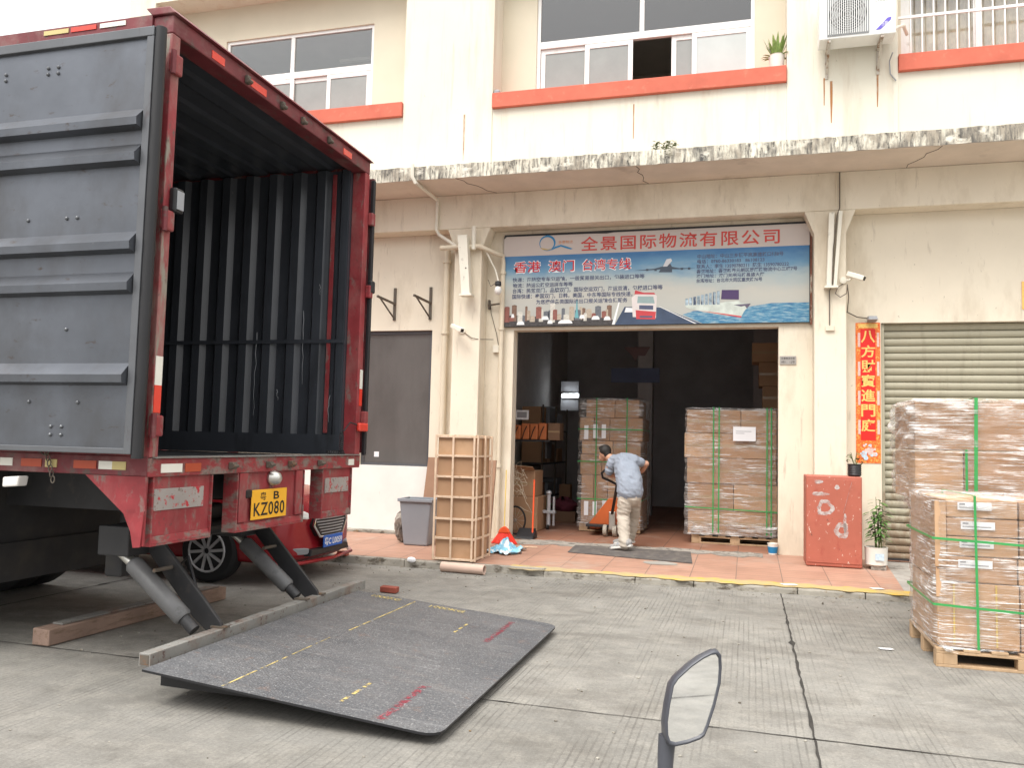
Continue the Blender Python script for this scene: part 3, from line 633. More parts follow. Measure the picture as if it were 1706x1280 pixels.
# logo: blue ring with tail
rg = MB(); n = 36; cx, cz = -2.885, 4.535
for i in range(n):
    a, b = 2*math.pi*i/n, 2*math.pi*(i+1)/n
    def rr(t): return .118-.03*(.6+.4*math.sin(t+.6))
    rg.add([(cx+.118*math.cos(a)*1.05, 11.835, cz+.118*math.sin(a)), (cx+.118*math.cos(b)*1.05, 11.835, cz+.118*math.sin(b)), (cx+rr(b)*math.cos(b)*1.05, 11.835, cz+rr(b)*math.sin(b)), (cx+rr(a)*math.cos(a)*1.05, 11.835, cz+rr(a)*math.sin(a))], [(0, 1, 2, 3)])
rg.build('logo_ring', m_signblue, sg)
poly('logo_tail', m_signblue, [(-2.83, 4.42), (-2.76, 4.45), (-2.68, 4.475), (-2.6, 4.445), (-2.53, 4.425), (-2.5, 4.435), (-2.6, 4.475), (-2.68, 4.5), (-2.77, 4.475)], 11.8345)
poly('logo_arc', mat('sign_ochre_ink', (.5, .35, .1), .5), [(-3.0, 4.47), (-2.95, 4.435), (-2.88, 4.425), (-2.8, 4.45), (-2.88, 4.44), (-2.94, 4.455)], 11.834)
letter('logo_text', '全景物流', mat('sign_orange_ink', (.6, .25, .12), .5), sg, -2.72, -2.5, 4.515, 4.565, '-y', 11.835)
# city skyline print
rnd = random.Random(21); cols = [mat('city_print_%s' % n_, c, .5, var=.2, vs=30) for n_, c in (('brown', (.2, .12, .085)), ('stone', (.45, .38, .3)), ('slate', (.14, .15, .17)), ('pale', (.6, .58, .52)), ('rust', (.26, .1, .08)))]
poly('city_base', mat('city_dark_print', (.06, .055, .055), .5, var=.5, vs=25), [(-3.558, 3.292), (-1.9, 3.292), (-1.87, 3.36), (-2.2, 3.43), (-2.6, 3.40), (-3.0, 3.43), (-3.4, 3.46), (-3.558, 3.44)], 11.836)
cityg = [MB() for _ in cols]
x = -3.55; i = 0
while x < -1.95:
    w_ = .03+.06*rnd.random(); h = 3.42+.2*rnd.random()*(1 if x < -2.7 else .8); k = rnd.randrange(5); b0 = 3.34+.06*rnd.random()
    MB().add([(x, 11.8352-.0002*k, b0), (x+w_, 11.8352-.0002*k, b0), (x+w_, 11.8352-.0002*k, h), (x+w_*.5, 11.8352-.0002*k, h+.01), (x, 11.8352-.0002*k, h)], [(0, 1, 2, 3, 4)]).build('city_print', cols[k], sg)
    x += w_*(.5+.7*rnd.random())
cars = MB()
for x, z, w_ in ((-3.33, 3.31, .12), (-3.42, 3.42, .05), (-2.95, 3.38, .11), (-2.7, 3.32, .22), (-2.86, 3.32, .08), (-2.2, 3.37, .12), (-2.02, 3.36, .1), (-2.38, 3.39, .08)):
    cars.add([(x, 11.834, z), (x+w_, 11.834, z), (x+w_*.95, 11.834, z+.03), (x+w_*.78, 11.834, z+.055), (x+w_*.22, 11.834, z+.055), (x+w_*.05, 11.834, z+.03)], [(0, 1, 2, 3, 4, 5)])
cars.build('street_print', m_whiteink, sg)
poly('tower_print', mat('tower_teal_print', (.15, .38, .42), .5), [(-2.45, 3.40), (-2.39, 3.40), (-2.405, 3.5), (-2.415, 3.66), (-2.425, 3.66), (-2.435, 3.5)], 11.8335)
# road + truck print
poly('road_print', mat('road_dark_print', (.05, .075, .13), .5, var=.2, vs=4), [(-1.86, 3.291), (-.64, 3.291), (-1.2, 3.53), (-1.72, 3.55)], 11.836)
poly('road_line_print', m_whiteink, [(-.73, 3.291), (-.70, 3.291), (-1.22, 3.545), (-1.235, 3.545)], 11.8348)
poly('road_line_print', m_whiteink, [(-1.9, 3.295), (-1.86, 3.295), (-1.79, 3.62), (-1.81, 3.62)], 11.8348)
poly('road_line_print', m_whiteink, [(-1.72, 3.47), (-1.6, 3.47), (-1.6, 3.53), (-1.7, 3.54)], 11.8347)
m_tr = mat('truck_red_print', (.55, .06, .07), .5); m_trw = mat('truck_pale_print', (.7, .64, .62), .5)
poly('truck_print', m_trw, [(-1.6, 3.40), (-1.27, 3.38), (-1.26, 3.70), (-1.30, 3.73), (-1.56, 3.73), (-1.62, 3.68)], 11.8345)
poly('truck_print', m_tr, [(-1.55, 3.37), (-1.28, 3.36), (-1.27, 3.47), (-1.56, 3.50)], 11.834)
poly('truck_print', m_tr, [(-1.58, 3.73), (-1.28, 3.72), (-1.3, 3.745), (-1.45, 3.75), (-1.57, 3.79)], 11.834)
poly('truck_glass_print', mat('truck_glass_print', (.3, .4, .4), .4), [(-1.54, 3.60), (-1.29, 3.59), (-1.31, 3.69), (-1.53, 3.70)], 11.8338)
poly('truck_grille_print', m_textblue, [(-1.51, 3.51), (-1.31, 3.50), (-1.31, 3.56), (-1.51, 3.57)], 11.8336)
poly('truck_grille_print', m_textblue, [(-1.5, 3.39), (-1.32, 3.385), (-1.32, 3.41), (-1.5, 3.415)], 11.8336)
# plane print
m_plane = mat('plane_dark_print', (.06, .08, .11), .5); m_planew = mat('plane_pale_print', (.6, .6, .62), .5)
poly('plane_print', m_plane, [(-1.6, 4.075), (-1.3, 4.095), (-1.2, 4.12), (-1.08, 4.12), (-.95, 4.09), (-.72, 4.083), (-.95, 4.075), (-1.08, 4.08), (-1.2, 4.08), (-1.3, 4.075)], 11.835)
poly('plane_print', m_plane, [(-1.24, 4.04), (-1.05, 4.035), (-1.05, 4.11), (-1.1, 4.2), (-1.16, 4.16)], 11.8347)
poly('plane_nose_print', m_planew, [(-1.18, 4.12), (-1.12, 4.12), (-1.05, 4.2), (-1.07, 4.235), (-1.13, 4.225)], 11.834)
pe = MB()
for x, z in ((-1.42, 4.065), (-1.3, 4.06), (-.93, 4.065), (-.83, 4.066)): pe.add([(x, 11.8337, z), (x+.035, 11.8337, z), (x+.035, 11.8337, z+.03), (x, 11.8337, z+.03)], [(0, 1, 2, 3)])
pe.build('plane_engine_print', m_plane, sg)
# sea and ship print
poly('sea_print', m_sea, [(-.62, 3.292), (.793, 3.292), (.793, 3.56), (.3, 3.56), (-.1, 3.5), (-.75, 3.47), (-.9, 3.42)], 11.836)
poly('ship_print', mat('ship_hull_print', (.55, .6, .55), .5, var=.2, vs=8), [(-.87, 3.575), (-.85, 3.52), (-.6, 3.45), (-.35, 3.405), (-.1, 3.37), (-.06, 3.45), (.03, 3.555), (-.1, 3.57), (-.13, 3.60), (-.3, 3.59), (-.45, 3.565)], 11.8348)
poly('ship_line_print', m_tr, [(-.68, 3.475), (-.1, 3.365), (-.09, 3.385), (-.4, 3.435)], 11.8342)
cb = MB()
for i in range(9):
    x = -.86+i*.054; h = 3.62+.012*i; cb.add([(x, 11.8343, 3.555), (x+.04, 11.8343, 3.555), (x+.04, 11.8343, h+.03), (x, 11.8343, h+.03)], [(0, 1, 2, 3)])
cb.build('container_print', mat('container_print', (.3, .38, .44), .5, var=.6, vs=14, layers=(((.05, .07, .12), 16, (1, 1, .2), .55, .6),)), sg)
poly('ship_bridge_print', mat('ship_bridge_print', (.07, .04, .12), .5), [(-.37, 3.63), (-.13, 3.62), (-.13, 3.755), (-.36, 3.76)], 11.8341)
poly('ship_bow_print', mat('ship_bow_print', (.12, .1, .15), .5), [(-.2, 3.545), (.03, 3.56), (-.02, 3.49), (-.05, 3.53), (-.1, 3.52)], 11.8339)
# rusty frame edge on the right
B(.805, .832, 11.85, 11.897, 3.26, 4.69).build('edge_frame', mat('rusty_sign_edge', (.22, .09, .06), .8, var=.3, vs=8, layers=(((.5, .42, .34), 12, (1, 1, .4), .52, .6),)), sg)
B(-3.56, .80, 11.86, 11.897, 4.662, 4.69).build('edge_frame', m_dark, sg)

# ================================================================== RED COUPLET, PLAQUE
cp = thing('red_couplet', 'tall red paper couplet with gold characters beside the roller shutter', 'banner', (1.55, 11.89, 1.4))
B(1.385, 1.69, 11.892, 11.898, 1.40, 3.275).build('paper', m_posterorange, cp)
B(1.445, 1.63, 11.889, 11.8915, 1.70, 3.19).build('centre_panel', m_posterred, cp)
for i, ch in enumerate('八方財寶進門庭'):
    zc = 3.085-.198*i
    letter('character', ch, m_gold, cp, 1.45, 1.625, zc-.08, zc+.085, '-y', 11.887, .02)
for sx in (1.412, 1.648):
    for k in range(4): B(sx, sx+.03, 11.8888, 11.8912, 2.95-.39*k, 3.14-.39*k).build('side_panel', m_pinkish, cp)
rnd = random.Random(4); mt = [MB(), MB()]
for i in range(26):
    a = rnd.random()*6.28; r = rnd.random()**.6; x = 1.538+.105*r*math.cos(a); z = 1.56+.105*r*math.sin(a); q = .012+.02*rnd.random()
    mt[i % 2].add([(x+q*math.cos(t*1.047), 11.888-.00012*i, z+q*math.sin(t*1.047)) for t in range(6)], [tuple(range(6))])
mt[0].build('ornament', m_pinkish, cp); mt[1].build('ornament', m_paleblue, cp)
B(1.42, 1.66, 11.8885, 11.8915, 3.205, 3.26).build('top_ornament', m_gold, cp)
m_plq = mat('grey_plaque', (.36, .34, .32), .5, var=.06)
pq = thing('address_plaque', 'small grey address plaque on the wall right of the doorway', 'plaque', (.52, 11.89, 2.72))
B(.415, .63, 11.885, 11.898, 2.715, 2.83).build('plate', m_plq, pq, bevel=.002)
letter('text_line', '东景物流仓库', m_black, pq, .435, .61, 2.78, 2.815, '-y', 11.8835); letter('text_line', '1栋1、12号', m_black, pq, .435, .61, 2.73, 2.765, '-y', 11.8835)
ob = thing('red_couplet', 'sliver of orange red paper couplet on wall above the shutter at right edge', 'banner', (3.42, 11.89, 3.45))
B(3.37, 3.72, 11.892, 11.898, 3.42, 3.78).build('paper', m_posterred, ob); B(3.37, 3.40, 11.889, 11.8915, 3.42, 3.78).build('border', m_gold, ob)

# ================================================================== AIR CONDITIONER
ac = thing('air_conditioner', 'white outdoor air conditioner unit on rusty brackets high on pilaster', 'air conditioner', (1.33, 11.35, 6.9))
B(.88, 1.80, 11.19, 11.5, 6.92, 7.55).build('casing', m_acw, ac, bevel=.012)
mb = MB().lathe((1.225, 11.182, 7.235), [(.235, -.002), (.235, .0), (.02, .0)], 28, 1); mb.build('fan_recess', m_dark, ac)
mb = MB()
for i in range(19): mb.box(.985+i*.0262, .9935+i*.0262, 11.165, 11.178, 6.97, 7.5)
mb.build('fan_grille', m_acw, ac)
mb = MB()
for i in range(8): mb.add([(1.225+r_*math.cos(t*.2618), 11.176, 7.235+r_*math.sin(t*.2618)) for r_ in (.02+.03*i, .03+.03*i) for t in range(24)], [(t, (t+1) % 24, 24+(t+1) % 24, 24+t) for t in range(24)])
mb.build('guard_rings', m_acgrill, ac)
B(.972, 1.485, 11.183, 11.1885, 6.955, 7.515).build('grille_plate', m_acgrill, ac)
letter('brand_text', 'CHIGO', m_greyink, ac, 1.55, 1.72, 7.36, 7.395, '-y', 11.186)
MB().add([(1.56, 11.186, 6.98), (1.62, 11.186, 6.985), (1.74, 11.186, 7.1), (1.75, 11.186, 7.14), (1.7, 11.186, 7.13)], [(0, 1, 2, 3, 4)]).build('sticker', m_purple, ac)
letter('sticker_text', '节能', m_whiteink, ac, 1.62, 1.71, 7.02, 7.09, '-y', 11.1845)
for x in (1.0, 1.64):
    k = MB().box(x-.02, x+.02, 11.2, 11.6, 6.885, 6.918).bar((x, 11.22, 6.88), (x, 11.59, 6.62), .03, .008).box(x-.02, x+.02, 11.585, 11.6, 6.56, 6.9)
    k.build('bracket', m_brk, ac)
mb = MB().tube([(1.8, 11.4, 7.05), (1.86, 11.42, 7.1), (1.95, 11.55, 7.18), (2.05, 11.9, 7.22)], .022, 8); mb.build('refrigerant_hose', m_pvc_w, ac, smooth=True)
mb = MB().tube([(1.80, 11.45, 6.78), (1.78, 11.57, 6.72), (1.79, 11.58, 6.55), (1.86, 11.58, 6.45)], .008, 6); mb.build('drain_hose', m_greyink, ac, smooth=True)

# ================================================================== PIPES, CAMERAS, LAMPS ON THE FRONT
def pipe(name, label, pts, r, m, cat='pipe', clips=()):
    t = thing(name, label, cat, pts[-1]); MB().tube(pts, r, 12).build('pipe', m, t, smooth=True)
    for c in clips: MB().lathe((c[0], c[1], c[2]), [(r*1.0, -.02), (r*1.35, -.02), (r*1.35, .02), (r, .02)], 12).build('collar', m, t, smooth=True)
    return t
pipe('downpipe', 'cream downpipe running down wall left of the bare column', [(-4.46, 11.82, 4.48), (-4.46, 11.82, 2.5), (-4.46, 11.82, 1.6), (-4.43, 11.82, .13)], .048, m_pvc, clips=((-4.46, 11.82, 4.3), (-4.46, 11.82, 3.2), (-4.455, 11.82, 1.4)))
pipe('downpipe', 'thin cream downpipe with elbow running down beside the freight sign board', [(-4.46, 11.52, 4.45), (-4.1, 11.50, 4.45), (-3.84, 11.52, 4.45), (-3.62, 11.66, 4.36), (-3.57, 11.8, 4.36), (-3.56, 11.82, 4.25), (-3.56, 11.82, 3.2), (-3.55, 11.82, .13)], .036, m_pvc, clips=((-3.56, 11.82, 4.1), (-3.56, 11.82, 3.25), (-3.55, 11.82, 1.2)))
pipe('drain_spout', 'thin white drain pipe bending from canopy edge under the beam', [(-4.64, 10.775, 5.5), (-4.64, 10.775, 5.32), (-4.60, 10.79, 5.24), (-4.55, 11.55, 5.2), (-4.55, 11.56, 5.12), (-4.55, 11.56, 4.74), (-4.5, 11.55, 4.66), (-4.2, 11.5, 4.46)], .026, m_pvc_w)
pipe('vent_pipe', 'short white pipe stub hanging from beam beside the column top', [(-3.93, 11.5, 4.75), (-3.93, 11.5, 4.40)], .034, m_pvc_w)
cd = thing('cable_trunking', 'long white box hanging slanted from beam on the left column', 'cable box', (-4.05, 11.45, 3.72))
MB().hexa([(-4.06, 11.38, 3.72), (-3.93, 11.38, 3.72), (-3.93, 11.5, 3.72), (-4.06, 11.5, 3.72), (-4.15, 11.38, 4.6), (-4.0, 11.38, 4.6), (-4.0, 11.5, 4.6), (-4.15, 11.5, 4.6)]).build('cover', m_pvc_w, cd, bevel=.006)
B(-4.09, -3.90, 11.36, 11.52, 3.69, 3.72).build('end_cap', m_pvc_w, cd)
MB().ball((-4.0, 11.377, 4.1), .01).build('screw', m_dark, cd)
cd = thing('cable_trunking', 'twin white cable trunking with dark cable on column above the red cabinet', 'cable box', (1.08, 11.55, 3.7))
mb = MB().hexa([(.985, 11.5, 3.72), (1.06, 11.5, 3.72), (1.06, 11.59, 3.72), (.985, 11.59, 3.72), (1.02, 11.5, 4.7), (1.09, 11.5, 4.7), (1.09, 11.59, 4.7), (1.02, 11.59, 4.7)])
mb.build('cover', m_pvc_w, cd, bevel=.006)
MB().hexa([(1.07, 11.5, 3.72), (1.115, 11.5, 3.72), (1.115, 11.59, 3.72), (1.07, 11.59, 3.72), (1.14, 11.5, 4.72), (1.19, 11.5, 4.72), (1.19, 11.59, 4.72), (1.14, 11.59, 4.72)]).build('cover', m_pvc_w, cd, bevel=.006)
B(.96, 1.13, 11.48, 11.595, 3.69, 3.718).build('end_cap', m_pvc_w, cd)
MB().tube([(1.16, 11.585, 5.26), (1.16, 11.585, 4.78), (1.12, 11.49, 4.66), (1.07, 11.49, 4.2), (1.055, 11.49, 3.72), (1.03, 11.58, 3.66), (1.03, 11.585, 3.2)], .007, 6).build('cable', m_iron, cd)
MB().tube([(1.12, 11.585, 5.26), (1.12, 11.585, 4.8)], .006, 6).build('cable', m_pvc, cd)
B(.98, 1.09, 11.57, 11.598, 3.13, 3.2).build('socket', m_wall, cd, bevel=.004)
def sec_cam(label, base, tip0, tip1, loop=None):
    t = thing('security_camera', label, 'camera', base)
    MB().bar(tip0, tip1, .07, .065).build('housing', m_pvc_w, t, bevel=.01)
    d = (Vector(tip1)-Vector(tip0)).normalized()
    MB().bar(Vector(tip1), Vector(tip1)+d*.004, .055, .05).build('lens', m_black, t)
    a = Vector(tip0).lerp(Vector(tip1), .3)
    MB().tube([base, (a.x, base[1]-.03, a.z-.03), a], .013, 8).build('arm', m_pvc_w, t)
    MB().lathe(base, [(.045, -.0), (.045, -.02), (.02, -.025)], 14, 1).build('mount', m_pvc_w, t)
    return t
t = sec_cam('white bullet camera on the column above the red couplet', (1.2, 11.6, 3.80), (1.24, 11.45, 3.86), (1.43, 11.35, 3.77))
MB().tube([(1.2, 11.59, 3.76), (1.13, 11.56, 3.70), (1.1, 11.55, 3.62), (1.16, 11.55, 3.57), (1.24, 11.56, 3.62), (1.25, 11.58, 3.74), (1.28, 11.7, 3.6), (1.28, 11.88, 3.42)], .006, 6).build('cable', m_iron, t)
t = sec_cam('white bullet camera low on the bare column above the cartons', (-4.1, 11.6, 3.2), (-4.22, 11.47, 3.26), (-4.02, 11.36, 3.17))
MB().tube([(-4.08, 11.6, 3.18), (-3.95, 11.58, 3.09), (-3.85, 11.6, 3.07), (-3.7, 11.88, 3.1)], .005, 6).build('cable', m_iron, t)
lb = thing('wall_lamp', 'white globe bulb lamp on the pipe beside the sign', 'lamp', (-3.6, 11.75, 3.9))
MB().ball((-3.57, 11.62, 3.80), (.055, .055, .07)).build('bulb', m_lampw, lb, smooth=True)
MB().lathe((-3.57, 11.62, 3.86), [(.035, 0), (.05, .02), (.045, .07), (.02, .08)], 12).build('socket', m_dark, lb, smooth=True)
MB().tube([(-3.57, 11.62, 3.94), (-3.62, 11.64, 4.1), (-3.77, 11.6, 4.4)], .012, 8).build('arm', m_pvc_w, lb)
MB().tube([(-3.6, 11.63, 3.92), (-3.68, 11.6, 3.86), (-3.72, 11.6, 3.96)], .005, 6).build('wire', m_iron, lb)
pk = thing('wall_hook', 'rusty horizontal pipe hook on wall left of the bulb lamp', 'hook', (-3.75, 11.9, 3.62))
MB().tube([(-3.78, 11.85, 3.62), (-3.6, 11.8, 3.63)], .014, 8).build('rod', m_iron, pk); B(-3.79, -3.765, 11.84, 11.9, 3.56, 3.7).build('plate', m_iron, pk)
jb = thing('junction_box', 'small cream junction box with dangling wires left of the doorway', 'junction box', (-3.63, 11.88, 2.93))
B(-3.70, -3.585, 11.85, 11.898, 2.90, 3.01).build('box', m_pvc_w, jb, bevel=.005)
MB().tube([(-3.62, 11.89, 3.0), (-3.66, 11.885, 3.2), (-3.75, 11.885, 3.5), (-3.76, 11.88, 3.62)], .005, 6).build('wire', m_iron, jb)
for x, s_ in ((-5.34, 'white wall beside the truck'), (-4.74, 'wall beside the cream downpipe')):
    t = thing('wall_bracket', 'rusty triangular iron bracket on ' + s_, 'bracket', (x, 11.89, 3.68), 'pair of empty air conditioner brackets')
    MB().box(x-.02, x+.02, 11.875, 11.898, 3.42, 3.93).build('upright', m_iron, t)
    MB().bar((x, 11.875, 3.68), (x-.12, 11.5, 3.74), .03, .03).build('arm', m_iron, t); MB().bar((x, 11.875, 3.45), (x-.1, 11.56, 3.72), .025, .012).build('brace', m_iron, t)
fl = thing('floodlight', 'small grey floodlight above the red couplet', 'lamp', (1.55, 11.88, 3.3))
MB().hexa([(1.52, 11.7, 3.29), (1.64, 11.7, 3.29), (1.64, 11.88, 3.28), (1.52, 11.88, 3.28), (1.53, 11.72, 3.34), (1.63, 11.72, 3.34), (1.63, 11.88, 3.36), (1.53, 11.88, 3.36)]).build('housing', m_greyink, fl, bevel=.006)
MB().tube([(1.27, 11.85, 3.42), (1.4, 11.86, 3.35), (1.53, 11.86, 3.33)], .007, 6).build('cable', m_iron, fl)

# ================================================================== PLANTS
def leaf(mb, base, direc, ln, wd, bend=.3):
    d = Vector(direc).normalized(); sdv = d.cross(Vector((0, 0, 1)))
    if sdv.length < .05: sdv = Vector((1, 0, 0))
    sdv.normalize(); b = Vector(base); p = []
    for i, (t, k) in enumerate(((0, .25), (.35, 1), (.7, .8), (1, .05))):
        c = b+d*ln*t+Vector((0, 0, -bend*ln*t*t)); p += [c-sdv*wd*k/2, c+sdv*wd*k/2]
    mb.add(p, [(0, 1, 3, 2), (2, 3, 5, 4), (4, 5, 7, 6)])
pl = thing('potted_plant', 'spiky green snake plant in white pot on the red sill', 'plant', (.36, 11.68, 6.8))
MB().lathe((.36, 11.7, 6.80), [(.085, 0), (.11, .2), (.115, .2), (.1, .19), (.02, .19)], 18).build('pot', m_potw, pl, smooth=True)
mb = MB(); rnd = random.Random(2)
for i in range(34): a = rnd.random()*6.28; leaf(mb, (.36+.05*math.cos(a), 11.7+.05*math.sin(a), 6.98), (math.cos(a)*.55*rnd.random()+.0, math.sin(a)*.5*rnd.random(), 1), .18+.16*rnd.random(), .045, .02)
for i in range(8): a = rnd.random()*6.28; leaf(mb, (.36+.08*math.cos(a), 11.7+.08*math.sin(a), 6.97), (math.cos(a), math.sin(a)*.6, .7), .16, .035, .5)
mb.build('leaves', m_leaf2, pl)
st = thing('stone', 'small dark stone on the left end of the red sill', 'stone', (-3.68, 11.65, 6.8)); MB().ball((-3.68, 11.66, 6.84), (.055, .05, .05), 8, 5).build('rock', m_greyink, st)
wd_ = thing('weed', 'small green weed sprouting on the mouldy canopy edge', 'weed', (-1.08, 10.86, 5.46))
mb = MB(); rnd = random.Random(8); ms = MB()
for i in range(16):
    x = -1.22+.3*rnd.random(); h = .04+.1*rnd.random(); ms.tube([(x, 10.86, 5.45), (x+.03*rnd.random(), 10.85, 5.46+h)], .003, 4)
    for k in range(7): a = rnd.random()*6.28; leaf(mb, (x, 10.86, 5.46+h*rnd.random()), (math.cos(a), math.sin(a), .5), .05+.03*rnd.random(), .022)
for k in range(14): a = rnd.random()*6.28; leaf(mb, (-1.15+.16*rnd.random(), 10.79, 5.36+.1*rnd.random()), (math.cos(a), -.5, .2), .04, .018)
mb.build('leaves', m_weed, wd_); ms.build('stems', m_stalk, wd_)
pl = thing('potted_plant', 'leafy green plant in white ceramic pot beside the red cabinet', 'plant', (1.53, 11.2, .11))
B(1.46, 1.63, 11.1, 11.3, .10, .15).build('base_brick', m_break, pl)
MB().lathe((1.53, 11.2, .15), [(.10, 0), (.128, .02), (.132, .21), (.137, .23), (.12, .23), (.115, .2), (.01, .2)], 22).build('pot', m_potw, pl, smooth=True)
B(1.50, 1.60, 11.058, 11.062, .23, .31).build('pot_label', m_paleblue, pl)
mb = MB(); ms = MB(); rnd = random.Random(6)
for q in range(6):
    x = 1.53+.12*(rnd.random()-.5); y = 11.2+.1*(rnd.random()-.5); tx = x+.16*(rnd.random()-.5); h = .4+.34*rnd.random()
    ms.tube([(x, y, .35), ((x+tx)/2, y, .35+h*.5), (tx, y, .35+h)], [.008, .006, .003], 6)
    for k in range(13):
        t_ = .25+.75*k/13; a = rnd.random()*6.28
        [leaf(mb, (x+(tx-x)*t_, y, .35+h*t_), (math.cos(a+q_), math.sin(a+q_), .3), .11+.06*rnd.random(), .042, .5) for q_ in (0, 2.2)]
mb.build('leaves', m_leaf, pl); ms.build('stems', m_stalk, pl)
pl = thing('potted_plant', 'drooping sprig in ribbed black can on top of red cabinet', 'plant', (1.29, 11.25, 1.235))
prof = [(.07, 0)]
for i in range(6): prof += [(.078, .012+i*.024), (.084, .022+i*.024)]
prof += [(.082, .155), (.075, .155), (.07, .14), (.01, .14)]
MB().lathe((1.29, 11.25, 1.237), prof, 18).build('can', m_blackplas, pl, smooth=True)
mb = MB(); ms = MB()
for q in range(5):
    a = q*1.3; dx = .12*math.cos(a); ms.tube([(1.29, 11.25, 1.37), (1.29+dx*.5, 11.22, 1.47+.02*q), (1.29+dx, 11.2, 1.44+.02*q)], .004, 5)
    for k in range(4): leaf(mb, (1.29+dx*(.4+.2*k), 11.21, 1.45+.02*q-.02*k), (math.cos(a+k), math.sin(a*2+k), -.2), .05, .022)
mb.build('leaves', m_weed, pl); ms.build('stems', m_stalk, pl)

# ================================================================== RED CABINET, CRATE, BIN, SMALL CLUTTER
rc = thing('red_cabinet', 'faded red metal cabinet with grey scuffs against the column', 'cabinet', (1.03, 11.35, .11))
B(.705, 1.36, 11.1, 11.595, .115, 1.235).build('body', m_redbox, rc, bevel=.014)
B(.75, 1.32, 11.13, 11.58, .09, .114).build('plinth', m_iron, rc)
B(.715, 1.352, 11.092, 11.0985, .16, 1.20).build('door', m_redbox, rc, bevel=.004)
rnd = random.Random(12)
def blob(cx, cz, rx, rz, inner=0):
    n = 22; mb = MB(); o = [(cx+rx*(1+.28*math.sin(3*t+cx*9)*.5+.25*(rnd.random()-.5))*math.cos(t), 11.0905, cz+rz*(1+.3*(rnd.random()-.5))*math.sin(t)) for t in [6.2832*i/n for i in range(n)]]
    if inner: mb.add(o+[(cx+(x-cx)*inner, y, cz+(z-cz)*inner) for x, y, z in o], [(i, (i+1) % n, n+(i+1) % n, n+i) for i in range(n)])
    else: mb.add(o, [tuple(range(n))])
    mb.build('scuff', m_scuff, rc)
blob(.93, .84, .1, .1, .55); blob(1.12, .57, .085, .1, .4); blob(.87, 1.01, .1, .025); blob(.85, 1.16, .05, .025); blob(1.07, 1.1, .028, .03); blob(1.16, .66, .02, .12)
mb = MB().bar((1.14, 11.0905, .78), (1.24, 11.0905, 1.17), .0015, .012, (0, 1, 0)); mb.build('scuff', m_scuff, rc)

cr = thing('carton_tower', 'tall tower of six cartons framed with pale wooden slats on pavement', 'cartons', (-3.45, 9.95, .08))
x0, x1, y0, y1 = -3.755, -3.235, 9.78, 10.42; zb, zt = .085, 1.62; ZL = [.085, .35, .59, .86, 1.11, 1.37, 1.61]
for a, b in zip(ZL, ZL[1:]): B(x0+.018, x1-.018, y0+.018, y1-.018, a+.006, b-.006).build('carton', [m_cart, m_cart2, m_cart3][int(a*10) % 3], cr, bevel=.006)
sl_ = 0
for z in ZL[1:-1]+[zt-.012, zb+.012]:
    for q in ((x0-.012, x1+.012, y0-.012, y0+.008), (x0-.012, x1+.012, y1-.008, y1+.012)): B(q[0], q[1], q[2], q[3], z-.013, z+.013).build('wooden_slat', m_woodslat, cr, bevel=.002)
    for q in (x0-.012, x1-.008): B(q, q+.02, y0+.0085, y1-.0085, z-.013, z+.013).build('wooden_slat', m_woodslat, cr, bevel=.002)
for x in (x0-.012, (x0+x1)/2-.045, x1-.03): B(x, x+.026, y0-.02, y0-.0125, zb-.005, zt+.01).build('wooden_slat', m_woodslat, cr, bevel=.002)
for y in (y0-.0, y1-.05): B(x1+.0125, x1+.03, y, y+.03, zb-.005, zt+.01).build('wooden_slat', m_woodslat, cr, bevel=.002)
B(x1+.0125, x1+.03, (y0+y1)/2-.02, (y0+y1)/2+.02, zb-.005, zt+.01).build('wooden_slat', m_woodslat, cr, bevel=.002)
B(x0+.01, x1-.01, y0+.01, y1-.01, zt-.002, zt+.012).build('top_board', m_woodslat, cr)

bn = thing('waste_bin', 'grey rectangular plastic waste bin on pavement against white wall', 'bin', (-4.4, 10.9, .1))
mb = MB().hexa([(-4.59, 10.78, .1), (-4.24, 10.78, .1), (-4.24, 11.08, .1), (-4.59, 11.08, .1), (-4.655, 10.74, .72), (-4.18, 10.74, .72), (-4.18, 11.12, .72), (-4.655, 11.12, .72)])
mb.f.pop(1); mb.build('body', m_bin, bn, bevel=.02)
mb = MB()
for a in ((-4.675, -4.16, 10.72, 10.745), (-4.675, -4.16, 11.115, 11.14), (-4.675, -4.65, 10.745, 11.115), (-4.185, -4.16, 10.745, 11.115)): mb.box(*a, .70, .745)
mb.build('rim', m_bin, bn, bevel=.006)
bb = thing('plywood_board', 'brown plywood board leaning on wall behind the bin', 'board', (-4.5, 11.7, .13))
MB().hexa([(-4.66, 11.5, .12), (-4.40, 11.5, .12), (-4.40, 11.53, .12), (-4.66, 11.53, .12), (-4.66, 11.8, 1.3), (-4.40, 11.8, 1.3), (-4.40, 11.83, 1.3), (-4.66, 11.83, 1.3)]).build('board', m_brown_board, bb)
bb = thing('plywood_board', 'narrow brown board leaning behind the slatted carton tower', 'board', (-3.4, 11.2, .1))
MB().hexa([(-3.5, 10.75, .1), (-3.33, 10.75, .1), (-3.33, 10.78, .1), (-3.5, 10.78, .1), (-3.52, 11.1, 1.3), (-3.37, 11.1, 1.3), (-3.37, 11.13, 1.3), (-3.52, 11.13, 1.3)]).build('board', m_brown_board, bb)
bg_ = thing('plastic_bag', 'pale crumpled plastic bag squeezed behind the grey bin', 'bag', (-4.72, 11.0, .1))
mb = MB().ball((-4.72, 11.02, .33), (.1, .12, .22), 14, 9); rnd = random.Random(3)
for v in mb.v: v += Vector((rnd.uniform(-.02, .02), rnd.uniform(-.02, .02), rnd.uniform(-.02, .02)))
mb.build('bag', m_break, bg_)
